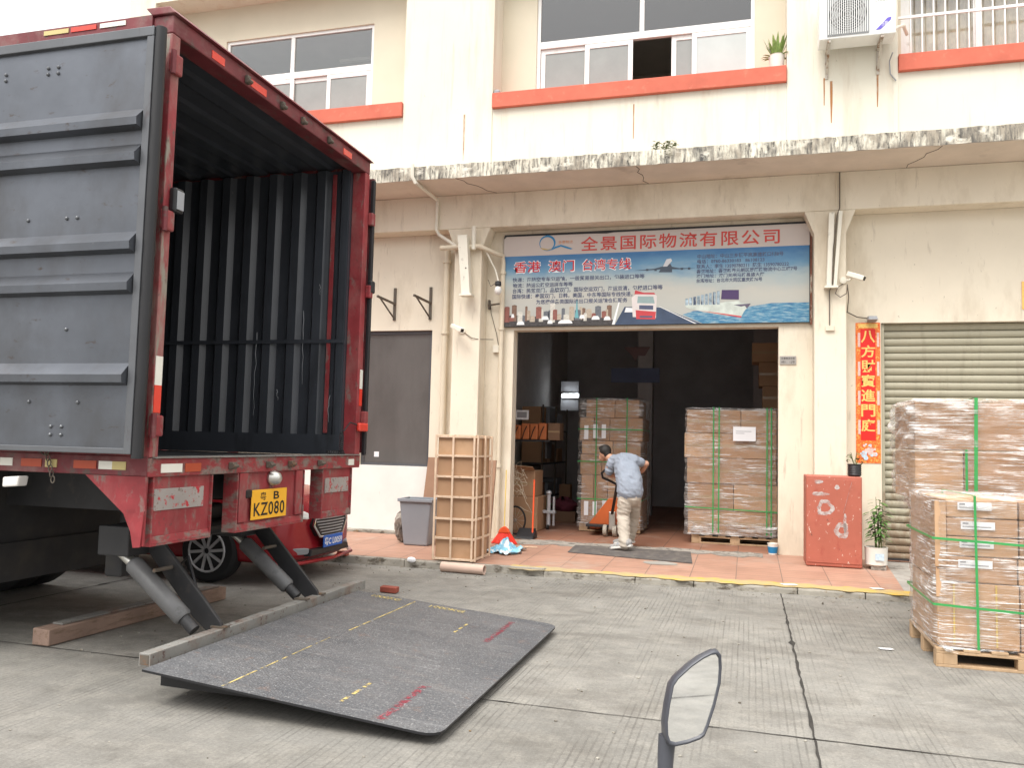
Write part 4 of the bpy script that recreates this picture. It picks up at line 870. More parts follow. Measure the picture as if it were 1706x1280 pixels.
# broom (orange red head, thin stick)
br_ = thing('broom', 'red plastic broom standing beside the left door jamb', 'broom', (-3.3, 11.45, .12))
mb = MB(); rnd = random.Random(9)
for i in range(60):
    a = i/59; xt = -3.39+.13*a; xb = -3.5+.37*a; mb.bar((xt, 11.44+.02*rnd.random(), .29), (xb, 11.38+.06*rnd.random(), .12+.01*rnd.random()), .012, .02, (0, 1, 0))
mb.build('bristles', m_redplast, br_)
MB().prism([(-3.42, .27), (-3.24, .27), (-3.27, .325), (-3.32, .36), (-3.34, .36), (-3.39, .325)], 1, 11.42, 11.48).build('head', m_orange, br_, bevel=.008)
MB().tube([(-3.33, 11.45, .33), (-3.4, 11.72, 1.15)], .008, 8).build('stick', m_yelstrap, br_)
dp = thing('dustpan', 'black long handled dustpan with orange stick inside the doorway', 'dustpan', (-3.1, 12.0, .14))
MB().hexa([(-3.33, 11.95, .14), (-3.03, 11.95, .14), (-3.03, 12.2, .15), (-3.33, 12.2, .15), (-3.3, 11.99, .17), (-3.06, 11.99, .17), (-3.05, 12.2, .28), (-3.31, 12.2, .28)]).build('pan', m_blackplas, dp, bevel=.008)
MB().tube([(-3.08, 12.1, .2), (-3.10, 12.22, 1.0)], .014, 8).build('stick', m_orange, dp)
rg_ = thing('cloth_rag', 'crumpled light blue and white cloth lying on the pavement', 'cloth', (-3.1, 10.8, .1))
mb = MB(); n = 22; rnd = random.Random(17); V = []
for j in range(n):
    for i in range(n):
        u, v = i/(n-1)-.5, j/(n-1)-.5; r = max(abs(u), abs(v))*2
        h = .16*max(0, 1-3.2*math.hypot(u+.02, v-.1))+.045*(math.sin(u*17+v*6)*math.cos(v*15-u*4)+.5*math.sin(u*31)*math.sin(v*27))*(1.1-r*.6)
        V.append((-3.11+u*.44*(1-.15*math.sin(v*9)), 10.75+v*.5*(1+.2*math.sin(u*8)), .105+(v*.5)*.031+max(.003, h+.02)))
mb.add(V, [(j*n+i, j*n+i+1, (j+1)*n+i+1, (j+1)*n+i) for j in range(n-1) for i in range(n-1)]); mb.build('rag', m_cyan, rg_, smooth=2)
ws = thing('wood_strip', 'thin wooden strip lying beside the light blue cloth', 'wood', (-2.9, 11.2, .11)); MB().bar((-3.1, 11.15, .125), (-2.78, 11.2, .125), .03, .016).build('strip', m_woodslat, ws)
rl = thing('cardboard_tube', 'pinkish cardboard tube lying in the road along the kerb', 'tube', (-3.2, 9.42, .05))
n = 18; mb = MB().tube([(-3.5, 9.41, .058), (-2.955, 9.37, .058)], .058, n, cap=False); mb.tube([(-3.5, 9.41, .058), (-2.955, 9.37, .058)], .045, n, cap=False)
mb.f += [[k, (k+1) % n, 2*n+(k+1) % n, 2*n+k] for k in range(n)]+[[n+k, n+(k+1) % n, 3*n+(k+1) % n, 3*n+k] for k in range(n)]
mb.build('tube', m_paperroll, rl, smooth=True)
bk = thing('brick', 'red brick lying on the road behind the platform', 'brick', (-3.48, 7.9, .0)); MB().hexa([(-3.585, 7.86, .006), (-3.40, 7.84, .006), (-3.41, 7.95, .006), (-3.60, 7.97, .006), (-3.585, 7.86, .06), (-3.40, 7.84, .06), (-3.41, 7.95, .06), (-3.60, 7.97, .06)]).build('brick', m_brick, bk, bevel=.006)
bk = thing('brick', 'broken red brick piece on the kerb near the car', 'brick', (-4.85, 9.52, .06)); MB().hexa([(-4.95, 9.5, .09), (-4.8, 9.5, .09), (-4.8, 9.58, .09), (-4.95, 9.58, .09), (-4.93, 9.5, .15), (-4.81, 9.5, .16), (-4.81, 9.57, .15), (-4.94, 9.57, .14)]).build('brick', m_brick, bk, bevel=.006)
tr_ = thing('litter', 'crumpled white paper scrap on the broken kerb', 'litter', (-3.95, 9.5, .06)); mb = MB().ball((-3.93, 9.5, .1), (.06, .03, .035), 8, 5); mb.build('paper', m_label, tr_)
rnd = random.Random(31); k = 0
for x, y, z, s_, lb_ in ((.44, 9.72, .07, .05, 'flat white paper scrap on the yellow kerb by the road joint'), (1.35, 9.85, .07, .04, 'small white paper scrap on the pavement end near wrapped pallet'), (1.05, 7.2, .004, .03, 'tiny white scrap on the road beside the wrapped pallet')):
    t = thing('litter', lb_, 'litter', (x, y, z)); mb = MB(); mb.add([(x+s_*2*math.cos(a), y+s_*math.sin(a), z+.006+.006*math.sin(a*3)) for a in (0, .9, 1.9, 3., 4.1, 5.2)], [tuple(range(6))]); mb.build('paper', m_label, t)
bu = thing('paint_bucket', 'small blue and white bucket at foot of right door jamb', 'bucket', (.32, 12.0, .14))
MB().lathe((.33, 11.86, .135), [(.055, 0), (.07, .14), (.073, .15), (.065, .15), (.06, .13), (.01, .13)], 16).build('bucket', m_potw, bu, smooth=True)
MB().lathe((.33, 11.86, .155), [(.0575, 0), (.0695, .085)], 16).build('label_band', m_signblue, bu, smooth=True)

# ================================================================== PALLET LOADS
def pallet_mesh(x0, x1, y0, y1, z0, h, name='pallet', parent=None, m=m_wood):
    mb = MB(); t = .02; n = 6; wd = (y1-y0)
    for i in range(3):
        for j in range(3):
            cx = x0+.07+(x1-x0-.14)*i/2; cy = y0+.05+(wd-.1)*j/2; mb.box(cx-.07, cx+.07, cy-.05, cy+.05, z0+t+.001, z0+h-2*t-.001)
    for j in range(3):
        cy = y0+.05+(wd-.1)*j/2; mb.box(x0, x1, cy-.05, cy+.05, z0, z0+t); mb.box(x0+.001, x1-.001, cy-.049, cy+.049, z0+h-2*t, z0+h-t-.001)
    for i in range(7):
        cx = x0+.055+(x1-x0-.11)*i/6; mb.box(cx-.055, cx+.055, y0, y1, z0+h-t, z0+h)
    return mb.build(name, m, parent, bevel=.003)
def shell(parent, x0, x1, y0, y1, z0, z1, m, seed, amp=.012, name='stretch_film', taper=0.0):
    """wrinkled wrap: sides and top of a rounded box, pulled in a little"""
    rnd = random.Random(seed); mb = MB(); nz = 44; per = []
    r = .05; st = .05
    def side(a, b): n = max(2, int((Vector(b)-Vector(a)).length/st)); return [tuple(Vector(a).lerp(Vector(b), i/n)) for i in range(n)]
    cs = [(x0+r, y0), (x1-r, y0), (x1, y0+r), (x1, y1-r), (x1-r, y1), (x0+r, y1), (x0, y1-r), (x0, y0+r)]
    for a, b in zip(cs, cs[1:]+cs[:1]): per += side(a, b)
    n = len(per); ph = [rnd.random()*6.28 for _ in range(6)]; cx, cy = (x0+x1)/2, (y0+y1)/2
    for j in range(nz+1):
        z = z0+(z1-z0)*j/nz
        for i, (x, y) in enumerate(per):
            q = amp*(math.sin(z*47+ph[0]+2*math.sin(i*.35+ph[1]))*.5+math.sin(z*23+i*.21+ph[2])*.5)+amp*.5*(rnd.random()-.5)
            sc2 = 1+q/max(.3, (x1-x0)/2)-taper*(1-j/nz)
            mb.v.append(Vector((cx+(x-cx)*sc2, cy+(y-cy)*sc2, z+amp*.3*(rnd.random()-.5))))
    mb.f += [[j*n+i, j*n+(i+1) % n, (j+1)*n+(i+1) % n, (j+1)*n+i] for j in range(nz) for i in range(n)]
    base = nz*n; prev = list(range(base, base+n))
    for sc2, dz in ((.93, .012), (.6, .016), (.2, .012)):
        ring = []
        for i, (x, y) in enumerate(per):
            ring.append(len(mb.v)); mb.v.append(Vector((cx+(x-cx)*sc2, cy+(y-cy)*sc2, z1+dz+amp*.9*(rnd.random()-.5))))
        mb.f += [[prev[i], prev[(i+1) % n], ring[(i+1) % n], ring[i]] for i in range(n)]; prev = ring
    mb.f.append(prev)
    return mb.build(name, m, parent, smooth=2)
def strap_v(parent, x, y0, y1, z0, z1, m=m_green, w_=.018, lean=0):
    e = .016; t = .0015
    mb = MB()
    mb.hexa([(x, y0-e-t, z0), (x+w_, y0-e-t, z0), (x+w_, y0-e, z0), (x, y0-e, z0), (x+lean, y0-e-t, z1+e), (x+w_+lean, y0-e-t, z1+e), (x+w_+lean, y0-e, z1+e), (x+lean, y0-e, z1+e)])
    mb.box(x+lean, x+w_+lean, y0-e, y1+e, z1+e, z1+e+t); mb.box(x+lean, x+w_+lean, y1+e, y1+e+t, z0, z1+e)
    return mb.build('strap', m, parent)
def strap_h(parent, x0, x1, y0, y1, z, m=m_green, w_=.016, sag=0):
    e = .017; t = .0015; mb = MB(); n = 8
    for i in range(n):
        a, b = i/n, (i+1)/n; za, zb = z-sag*a, z-sag*b
        mb.hexa([(x0-e+(x1-x0+2*e)*a, y0-e-t, za), (x0-e+(x1-x0+2*e)*b, y0-e-t, zb), (x0-e+(x1-x0+2*e)*b, y0-e, zb), (x0-e+(x1-x0+2*e)*a, y0-e, za),
                 (x0-e+(x1-x0+2*e)*a, y0-e-t, za+w_), (x0-e+(x1-x0+2*e)*b, y0-e-t, zb+w_), (x0-e+(x1-x0+2*e)*b, y0-e, zb+w_), (x0-e+(x1-x0+2*e)*a, y0-e, za+w_)])
    mb.box(x0-e-t, x0-e, y0-e, y1+e, z, z+w_); mb.box(x1+e, x1+e+t, y0-e, y1+e, z-sag, z+w_-sag); mb.box(x0-e, x1+e, y1+e, y1+e+t, z, z+w_)
    return mb.build('strap', m, parent)
CM = [m_cart, m_cart2, m_cart3]
def cartons(parent, xs, y0, y1, zs, seed, jit=.006, tape=True, ny=1):
    rnd = random.Random(seed)
    for j, (a, b) in enumerate(zip(zs, zs[1:])):
        X = xs[j] if isinstance(xs[0], (list, tuple)) else xs
        for p, q in zip(X, X[1:]):
            d = rnd.uniform(0, jit)
            o = B(p+.004, q-.004, y0+d, y1-rnd.uniform(0, jit), a+.003, b-.003).build('carton', CM[rnd.randrange(3)], parent, bevel=.007)
            if tape and q-p > .3: B(p+.004, q-.004, y0+d-.0012, y0+d, (a+b)/2-.024, (a+b)/2+.024).build('tape', m_tape, o)
# indoor pallet on the jack
pa = thing('pallet_load', 'tall film wrapped carton stack being moved by the pallet jack', 'pallet load', (-2.13, 14.0, .14))
pallet_mesh(-2.66, -1.66, 13.52, 14.5, .145, .13, 'pallet', pa)
zs = [.28, .66, 1.06, 1.40, 1.62, 2.0, 2.30]
xs = [[-2.64, -2.42, -2.2, -1.95, -1.66], [-2.64, -2.43, -2.2, -1.92, -1.67], [-2.66, -2.3, -1.67], [-2.64, -2.12, -1.67], [-2.68, -2.44, -2.18, -1.64], [-2.58, -2.1, -1.70]]
cartons(pa, xs, 13.53, 14.48, zs, 1, .02)
shell(pa, -2.70, -1.63, 13.50, 14.52, .2, 2.31, m_film, 5)
strap_v(pa, -2.40, 13.5, 14.52, .3, 2.31); strap_v(pa, -1.9, 13.5, 14.52, .3, 2.31); strap_h(pa, -2.68, -1.65, 13.5, 14.52, 1.80); strap_h(pa, -2.68, -1.65, 13.5, 14.52, 1.27); strap_h(pa, -2.68, -1.65, 13.5, 14.52, .66)
for i, (x, z) in enumerate(((-2.54, .5), (-2.4, .5), (-2.24, .54), (-2.56, 1.74), (-2.41, 1.76), (-2.27, 1.76))): B(x-.035, x+.035, 13.491, 13.494, z-.1, z+.13).build('shipping_label', m_label, pa)
# indoor right pallet
pb = thing('pallet_load', 'wide film wrapped carton load with large white paper sheet on its front', 'pallet load', (-.25, 13.2, .14))
pallet_mesh(-.80, .45, 12.72, 13.72, .135, .125, 'pallet', pb)
zs = [.27, .62, 1.02, 1.4, 1.77, 2.12]
xs = [[-.86, .42], [-.87, -.2, .42], [-.88, .41], [-.92, -.5, .41], [-.89, -.1, .41]]
cartons(pb, xs, 12.73, 13.7, zs, 3, .025)
shell(pb, -.91, .43, 12.70, 13.73, .26, 2.135, m_film, 8)
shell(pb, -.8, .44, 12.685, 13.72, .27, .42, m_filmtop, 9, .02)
strap_v(pb, -.50, 12.7, 13.73, .3, 2.14); strap_v(pb, -.42, 12.7, 13.73, .3, 2.14); strap_v(pb, .26, 12.7, 13.73, .3, 2.14); strap_v(pb, .32, 12.7, 13.73, .3, 2.14); strap_h(pb, -.88, .42, 12.7, 13.73, .66, sag=.03)
sh_ = B(-.21, .11, 12.672, 12.675, 1.66, 1.87).build('shipping_label', m_label, pb)
for k in range(2): B(-.17, .05-.1*k, 12.6695, 12.6715, 1.80-.03*k, 1.806-.03*k).build('print', m_print, sh_)
# foreground load at right edge
pc = thing('pallet_load', 'film wrapped cartons with green straps on pallet standing on the road', 'pallet load', (1.95, 7.3, 0))
pallet_mesh(1.33, 2.53, 6.80, 7.85, .0, .135, 'pallet', pc)
zs = [.14, .61, .80, .945, 1.08, 1.215]
xs = [[1.345, 1.89, 2.45], [1.345, 1.88, 2.46], [1.41, 1.89, 2.46], [1.41, 1.89, 2.46], [1.41, 1.89, 2.46]]
cartons(pc, xs, 6.835, 7.80, zs, 4, .01, tape=False)
B(1.335, 1.41, 6.826, 6.831, .72, 1.2).build('corner_board', m_cart2, pc); B(1.34, 1.405, 6.826, 6.83, .5, .70).build('corner_board', m_cart2, pc)
B(1.342, 1.348, 6.83, 7.8, .62, 1.2).build('side_board', m_cart, pc)
for x, z in ((1.49, 1.175), (1.51, 1.035), (1.50, .9), (1.49, .755)):
    l_ = B(x, x+.225, 6.832, 6.835, z-.035, z+.022).build('shipping_label', m_label, pc)
    B(x+.012, x+.05, 6.8295, 6.8315, z+.002, z+.014).build('print', m_print, l_); B(x+.012, x+.2, 6.8295, 6.8315, z-.018, z-.012).build('print', m_print, l_)
    z += .012
for x in (1.452, 1.73): B(x, x+.012, 6.829, 6.833, .16, .605).build('strap', m_yelstrap, pc)
shell(pc, 1.325, 2.50, 6.815, 7.83, .13, 1.23, m_filmh, 12, .008)
strap_v(pc, 1.60, 6.815, 7.83, .14, 1.23, w_=.017, lean=-.012); strap_h(pc, 1.33, 2.49, 6.815, 7.83, .92, sag=.05, w_=.017); strap_h(pc, 1.33, 2.49, 6.815, 7.83, .44, sag=.05, w_=.017)
MB().tube([(1.34, 6.80, .2), (1.40, 6.785, .13), (1.47, 6.77, .115)], [.012, .016, .006], 8).build('film_tail', m_filmh, pc, smooth=True)
# taller load behind it
pd_ = thing('pallet_load', 'taller film wrapped load of big cartons behind the pallet with small white labels', 'pallet load', (2.1, 8.6, 0))
pallet_mesh(1.72, 2.75, 8.0, 9.05, .0, .135, 'pallet', pd_)
cartons(pd_, [[1.74, 2.25, 2.73], [1.74, 2.25, 2.73], [1.41, 1.80, 2.73], [1.41, 2.73]], 8.0, 9.03, [.14, .66, 1.14, 1.58, 2.0], 6, .01, tape=False)
shell(pd_, 1.385, 2.76, 7.97, 9.06, 1.15, 1.55, m_film, 22, .014)
shell(pd_, 1.71, 2.76, 7.98, 9.05, .13, 1.15, m_film, 23, .01)
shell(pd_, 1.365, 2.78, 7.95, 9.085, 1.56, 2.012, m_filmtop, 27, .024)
strap_v(pd_, 1.86, 7.955, 9.08, 1.15, 2.02, w_=.028, lean=.012); strap_v(pd_, 1.80, 7.975, 9.06, 1.15, 1.57, w_=.02)
# loose film hanging under the overhang
mb = MB(); n = 10; rnd = random.Random(40)
V = [(1.385+.02*rnd.random(), 8.0+.9*i/n, 1.15-.0*j) for j in (0,) for i in range(n+1)]+[(1.43+.05*rnd.random(), 8.0+.9*i/n, .98+.08*rnd.random()) for i in range(n+1)]
mb.add(V, [(i, i+1, n+2+i, n+1+i) for i in range(n)]); mb.build('film_tail', m_film, pd_, smooth=2)

# ================================================================== PALLET JACK
pj = thing('pallet_jack', 'orange hand pallet jack under the tall wrapped carton stack', 'pallet jack', (-2.0, 13.0, .14))
MB().prism([(-2.42, .30), (-1.86, .30), (-1.86, .62), (-1.98, .72), (-2.1, .72)], 1, 13.05, 13.25).build('body', m_jack, pj, bevel=.015)
for x in (-2.42, -2.02): B(x, x+.16, 13.2, 14.3, .215, .262).build('fork', m_jack, pj, bevel=.008)
B(-2.44, -1.86, 12.95, 13.22, .27, .31).build('crossbar', m_dark, pj, bevel=.006)
for x in (-2.13, -1.98): MB().lathe((x, 12.95, .225), [(.03, -.028), (.09, -.028), (.09, .028), (.03, .028)], 20, 0).build('wheel', m_wheelpu, pj, smooth=True)
B(-2.07, -1.97, 12.9, 13.0, .24, .52).build('pump', m_steel, pj, bevel=.01)
MB().tube([(-2.02, 12.9, .5), (-1.98, 12.75, .6), (-1.86, 12.32, .97)], .024, 10).build('shaft', m_dark, pj, smooth=True)
MB().tube([(-1.86, 12.32, .97), (-1.95, 12.28, 1.02), (-2.06, 12.22, 1.07), (-2.07, 12.19, 1.14), (-2.0, 12.16, 1.20), (-1.86, 12.14, 1.22), (-1.76, 12.17, 1.17), (-1.74, 12.22, 1.09), (-1.86, 12.32, .97)], .019, 10).build('handle', m_blackplas, pj, smooth=True)

# ================================================================== MAN
man = thing('person', 'man in grey T-shirt and beige trousers bending over the pallet jack handle', 'person', (-1.62, 11.5, .14))
def organic(parts, name, m, parent, vox=.012, sm=6, fold=0, fs=(9, 9, 22)):
    """parts: ('t', pts, radii) tapered tubes or ('b', centre, radii) ellipsoids; fused into one continuous surface"""
    mb = MB()
    for p in parts:
        if p[0] == 't':
            pts = [Vector(q) for q in p[1]]; rs = p[2]; P = []; R_ = []
            for i in range(len(pts)-1):
                for k in range(5): P.append(pts[i].lerp(pts[i+1], k/5)); R_.append(rs[i]+(rs[i+1]-rs[i])*k/5)
            P.append(pts[-1]); R_.append(rs[-1])
            mb.tube(P, R_, 14)
            for q, r in zip(pts, rs): mb.ball(q, r*.985, 14, 10)
        else: mb.ball(p[1], p[2], 16, 12)
    o = mb.build(name, m, parent)
    rm = o.modifiers.new('r', 'REMESH'); rm.mode = 'VOXEL'; rm.voxel_size = vox; rm.use_smooth_shade = True
    s_ = o.modifiers.new('s', 'SMOOTH'); s_.iterations = sm; s_.factor = .5
    me = bpy.data.meshes.new_from_object(o.evaluated_get(bpy.context.evaluated_depsgraph_get()))
    o.modifiers.clear(); old = o.data; o.data = me; bpy.data.meshes.remove(old)
    if not me.materials: me.materials.append(m)
    if fold:
        from mathutils import noise as N
        for v, nn in zip(me.vertices, [v.normal.copy() for v in me.vertices]):
            c = v.co+ORG[o.name]; q = Vector((c.x*fs[0], c.y*fs[1], c.z*fs[2]+c.x*7))
            v.co += nn*fold*(1-abs(N.noise(q))*3+.6*N.noise(q*2.3))
    for p in me.polygons: p.use_smooth = True
    return o
hc = Vector((-2.02, 12.12, 1.44))
fd = Vector((-.62, .55, -.55)).normalized()     # face direction
body = [('b', hc, (.078, .092, .105)), ('b', hc+fd*.045+Vector((0, 0, -.05)), (.06, .066, .06)), ('b', hc+fd*.105+Vector((-.0, 0, -.02)), (.016, .016, .022)),
        ('t', [(-1.86, 12.0, 1.33), (-1.95, 12.07, 1.38)], [.062, .056]),
        ('b', hc+Vector((.045, -.075, -.02)), (.018, .014, .03)), ('b', hc+Vector((.05, .07, -.02)), (.018, .014, .03)),
        # right arm: shoulder, elbow out to the right, forearm back to the handle
        ('t', [(-1.56, 11.93, 1.33), (-1.40, 12.0, 1.30), (-1.47, 12.12, 1.2), (-1.62, 12.22, 1.14)], [.05, .044, .038, .028]),
        # left arm: hangs down to the handle
        ('t', [(-1.92, 11.95, 1.24), (-1.93, 12.02, 1.13), (-1.84, 12.1, 1.1), (-1.83, 12.17, 1.17)], [.048, .041, .036, .027]),
        ('b', (-1.68, 12.2, 1.155), (.045, .035, .028)), ('b', (-1.84, 12.18, 1.2), (.04, .035, .028))]
for hx, hz, sgn in ((-1.70, 1.16, -1), (-1.86, 1.205, -1)):
    for k in range(4): a = k*.02; body.append(('t', [(hx-.01+.0, 12.165+a*.4, hz+.0), (hx-.025-a*.5, 12.135+a*.5, hz+.022-a*.4), (hx-.035-a*.5, 12.11+a*.5, hz-.005-a*.4), (hx-.02-a*.4, 12.125+a*.5, hz-.028-a*.3)], [.0095, .009, .0085, .007]))
    body.append(('t', [(hx+.01, 12.17, hz-.01), (hx-.0, 12.135, hz-.03), (hx-.02, 12.115, hz-.035)], [.011, .0095, .008]))
organic(body, 'body', m_skin, man, .0075, 3)
organic([('b', hc+Vector((.012, -.012, .03)), (.088, .1, .092)), ('b', hc+Vector((.04, -.025, -.015)), (.062, .08, .07)), ('b', hc+Vector((-.045, .035, .062)), (.052, .058, .042))], 'hair', m_hair, man, .009, 3)
shirt = [('t', [(-1.60, 11.615, .90), (-1.605, 11.64, 1.0), (-1.66, 11.77, 1.17), (-1.71, 11.90, 1.29)], [.158, .153, .152, .142]),
         ('t', [(-1.53, 11.61, .92), (-1.54, 11.65, 1.06), (-1.60, 11.80, 1.22)], [.14, .132, .128]),
         ('t', [(-1.87, 11.97, 1.31), (-1.72, 11.93, 1.34), (-1.56, 11.92, 1.345)], [.085, .115, .085]),
         ('t', [(-1.78, 11.96, 1.33), (-1.87, 12.02, 1.355)], [.09, .066]),
         ('t', [(-1.57, 11.92, 1.335), (-1.47, 11.96, 1.31)], [.082, .066]), ('t', [(-1.88, 11.96, 1.30), (-1.925, 11.97, 1.175)], [.08, .066])]
organic(shirt, 'shirt', m_shirt, man, .009, 5, .007, (9, 9, 14))
tr = [('t', [(-1.585, 11.64, .90), (-1.59, 11.62, .84)], [.135, .142]), ('t', [(-1.53, 11.61, .88), (-1.54, 11.61, .83)], [.115, .12]),
      ('t', [(-1.625, 11.59, .84), (-1.66, 11.6, .57), (-1.625, 11.46, .34), (-1.60, 11.375, .215)], [.112, .09, .08, .073]),
      ('t', [(-1.53, 11.67, .84), (-1.55, 11.86, .57), (-1.58, 11.92, .36), (-1.61, 11.95, .235)], [.108, .088, .076, .07])]
organic(tr, 'trousers', m_trous, man, .009, 4, .0075, (7, 7, 17))
for (hx, hy), (tx, ty), lift in (((-1.545, 11.36), (-1.78, 11.42), .045), ((-1.59, 11.96), (-1.83, 12.02), .03)):
    s_ = organic([('t', [(hx, hy, .20+lift), (hx-.02, hy, .185+lift)], [.05, .052]), ('t', [(hx-.02, hy, .175+lift), ((hx+tx)/2, (hy+ty)/2, .175+lift*.5), (tx, ty, .165)], [.045, .045, .035])], 'shoe', m_shoe, man, .009, 2)
    d = Vector((tx-hx, ty-hy, 0)).normalized(); n_ = Vector((-d.y, d.x, 0))
    prof = [(-.05, .035), (.05, .045), (.16, .05), (.24, .04), (.275, .01)]
    pl_ = [Vector((hx, hy, 0))+d*a+n_*b for a, b in prof]+[Vector((hx, hy, 0))+d*a-n_*b for a, b in prof[::-1]]
    n = len(pl_); zz = lambda p: .137+lift*max(0, 1-((p-Vector((hx, hy, 0))).dot(d)/.24))
    mb = MB().add([(p.x, p.y, zz(p)-.0) for p in pl_]+[(p.x, p.y, zz(p)+.028) for p in pl_], [tuple(range(n)), tuple(range(n, 2*n))]+[(i, (i+1) % n, n+(i+1) % n, n+i) for i in range(n)])
    mb.build('sole', m_sole, s_, bevel=.005)

# ================================================================== THINGS INSIDE THE WAREHOUSE
t = thing('wall_shelf', 'dark shelf on the left inner wall carrying orange packages', 'shelf', (-3.7, 14.0, 1.6))
B(-4.29, -3.2, 13.6, 14.1, 1.58, 1.61).build('board', m_dark, t)
for x in (-4.1, -3.3): B(x, x+.03, 13.7, 14.05, 1.3, 1.578).build('bracket', m_dark, t)
rnd = random.Random(14)
for i in range(4):
    x = -3.86+.15*i; h = .24+.05*rnd.random()
    t = thing('parcel', ['orange parcel nearest the door jamb on the dark shelf', 'orange parcel second from the jamb on the dark shelf', 'orange parcel third from the jamb on the dark shelf', 'orange parcel next to the brown carton on the shelf'][i], 'parcel', (x, 13.7, 1.61), 'orange parcels on the shelf')
    B(x, x+.14, 13.63, 13.9, 1.612, 1.612+h).build('wrap', mat('parcel_orange', (.55, .17, .06), .6, var=.15), t, bevel=.02)
    MB().tube([(x+.02, 13.62, 1.62), (x+.06, 13.61, 1.75), (x+.1, 13.62, 1.84)], .009, 6).build('band', m_black, t)
t = thing('carton', 'brown carton at the right end of the dark shelf', 'carton', (-3.2, 13.7, 1.61)); B(-3.24, -3.04, 13.63, 13.95, 1.612, 1.9).build('box', m_cartdark, t, bevel=.006); B(-3.24, -3.04, 13.628, 13.63, 1.74, 1.77).build('tape', m_tape, t)
t = thing('wall_notice', 'small pale printed panel leaning above the shelf', 'notice', (-3.75, 13.75, 1.95)); B(-3.80, -3.58, 13.6, 13.62, 1.95, 2.11).build('panel', m_label, t); B(-3.78, -3.61, 13.597, 13.599, 1.98, 2.08).build('print', m_print, t)
for x, y, z0, w_, d_, h, lab in ((-3.98, 13.1, .134, .72, .6, .55, 'lower of two brown cartons stacked inside the left jamb'), (-3.98, 13.12, .686, .66, .55, .42, 'opened brown carton stacked on another inside left jamb')):
    t = thing('carton', lab, 'carton', (x, y, z0)); B(x, x+w_, y, y+d_, z0, z0+h).build('box', m_cart3, t, bevel=.01)
    B(x, x+w_, y-.0015, y, z0+h*.5-.02, z0+h*.5+.02).build('tape', m_tape, t)
    if z0 > .5:
        MB().hexa([(x, y-.16, z0+h+.10), (x+w_, y-.16, z0+h+.06), (x+w_, y, z0+h), (x, y, z0+h), (x, y-.158, z0+h+.108), (x+w_, y-.158, z0+h+.068), (x+w_, y+.004, z0+h+.008), (x, y+.004, z0+h+.008)]).build('flap', m_cart, t)
t = thing('carton', 'small upright carton on the tiled floor left of the jack', 'carton', (-3.5, 16.3, .134)); B(-3.62, -3.4, 16.3, 16.5, .135, .75).build('box', m_cart3, t, bevel=.006); B(-3.62, -3.4, 16.2985, 16.3, .42, .46).build('tape', m_tape, t)
t = thing('wire_bundle', 'tangle of pale wires hanging inside the left jamb', 'wires', (-3.6, 12.6, .6)); mb = MB(); rnd = random.Random(77)
for q in range(16):
    p = Vector((-3.55, 12.55, .75+.4*rnd.random())); pts = [p]
    for k in range(9): p = p+Vector((rnd.uniform(-.1, .1), rnd.uniform(-.06, .06), rnd.uniform(-.13, .09))); p.x = max(-3.78, min(-3.2, p.x)); p.z = max(.2, p.z); pts.append(p)
    mb.tube(pts, .0035, 5)
mb.build('wires', m_pvc, t, smooth=True); MB().tube([(-3.62, 12.6, .9), (-3.6, 12.6, 1.18)], .05, 10).build('roll', m_pvc, t)
t = thing('bicycle_wheel', 'dark spoked wheel standing inside the left jamb', 'wheel', (-3.45, 12.4, .14)); n = 28
MB().tube([(-3.45+.16*math.cos(6.2832*i/n), 12.45, .36+.21*math.sin(6.2832*i/n)) for i in range(n+1)], .014, 8).build('tyre', m_tyre, t, smooth=True)
mb = MB()
for i in range(12): mb.tube([(-3.45, 12.45, .36), (-3.45+.155*math.cos(.5236*i), 12.45, .36+.205*math.sin(.5236*i))], .003, 4)
mb.build('spokes', m_steel, t); MB().lathe((-3.45, 12.45, .36), [(.02, -.03), (.02, .03)], 10, 1).build('hub', m_steel, t)
t = thing('metal_stand', 'silver metal stand with two upright tubes on indoor floor', 'stand', (-3.3, 13.6, .14))
for x in (-3.40, -3.17):
    MB().tube([(x, 13.5, .2), (x, 13.5, .72)], .034, 12).build('upright', m_filmdark, t, smooth=True); MB().ball((x, 13.5, .74), (.05, .05, .04)).build('cap', m_filmdark, t, smooth=True)
    MB().lathe((x, 13.46, .175), [(.01, -.02), (.04, -.02), (.04, .02), (.01, .02)], 12, 0).build('caster', m_black, t)
B(-3.5, -3.05, 13.46, 13.54, .40, .45).build('crossbar', m_filmdark, t, bevel=.005); B(-3.10, -3.07, 13.5, 13.54, .2, .68).build('side_rod', m_filmdark, t)
t = thing('indoor_lamp', 'lit white tube lamp glowing on dark indoor wall', 'lamp', (-3.8, 18.0, 2.6)); MB().tube([(-3.98, 18.0, 2.62), (-3.62, 18.0, 2.64)], .028, 10).build('tube', m_tubeglow, t); B(-4.0, -3.6, 18.03, 18.06, 2.58, 2.68).build('fitting', m_white, t)
B(-4.02, -3.62, 18.08, 18.1, 2.3, 2.95).build('halo_panel', m_dark_int, t)  # panel added behind the tube to catch its glow as a halo
m_dimblue = mat('dim_blue_sign', (.16, .2, .34), .6, var=.1)
t = thing('indoor_sign', 'dim dark blue sign board on the back wall indoors', 'sign', (-2.4, 17.1, 3.0)); B(-2.75, -1.75, 17.15, 17.18, 2.86, 3.16).build('board', m_dimblue, t)
MB().prism([(-2.5, 3.6), (-1.95, 3.6), (-2.05, 3.42), (-2.2, 3.42), (-2.25, 3.3), (-2.33, 3.42)], 1, 17.15, 17.17).build('emblem', mat('dim_maroon', (.3, .2, .21), .6), t)
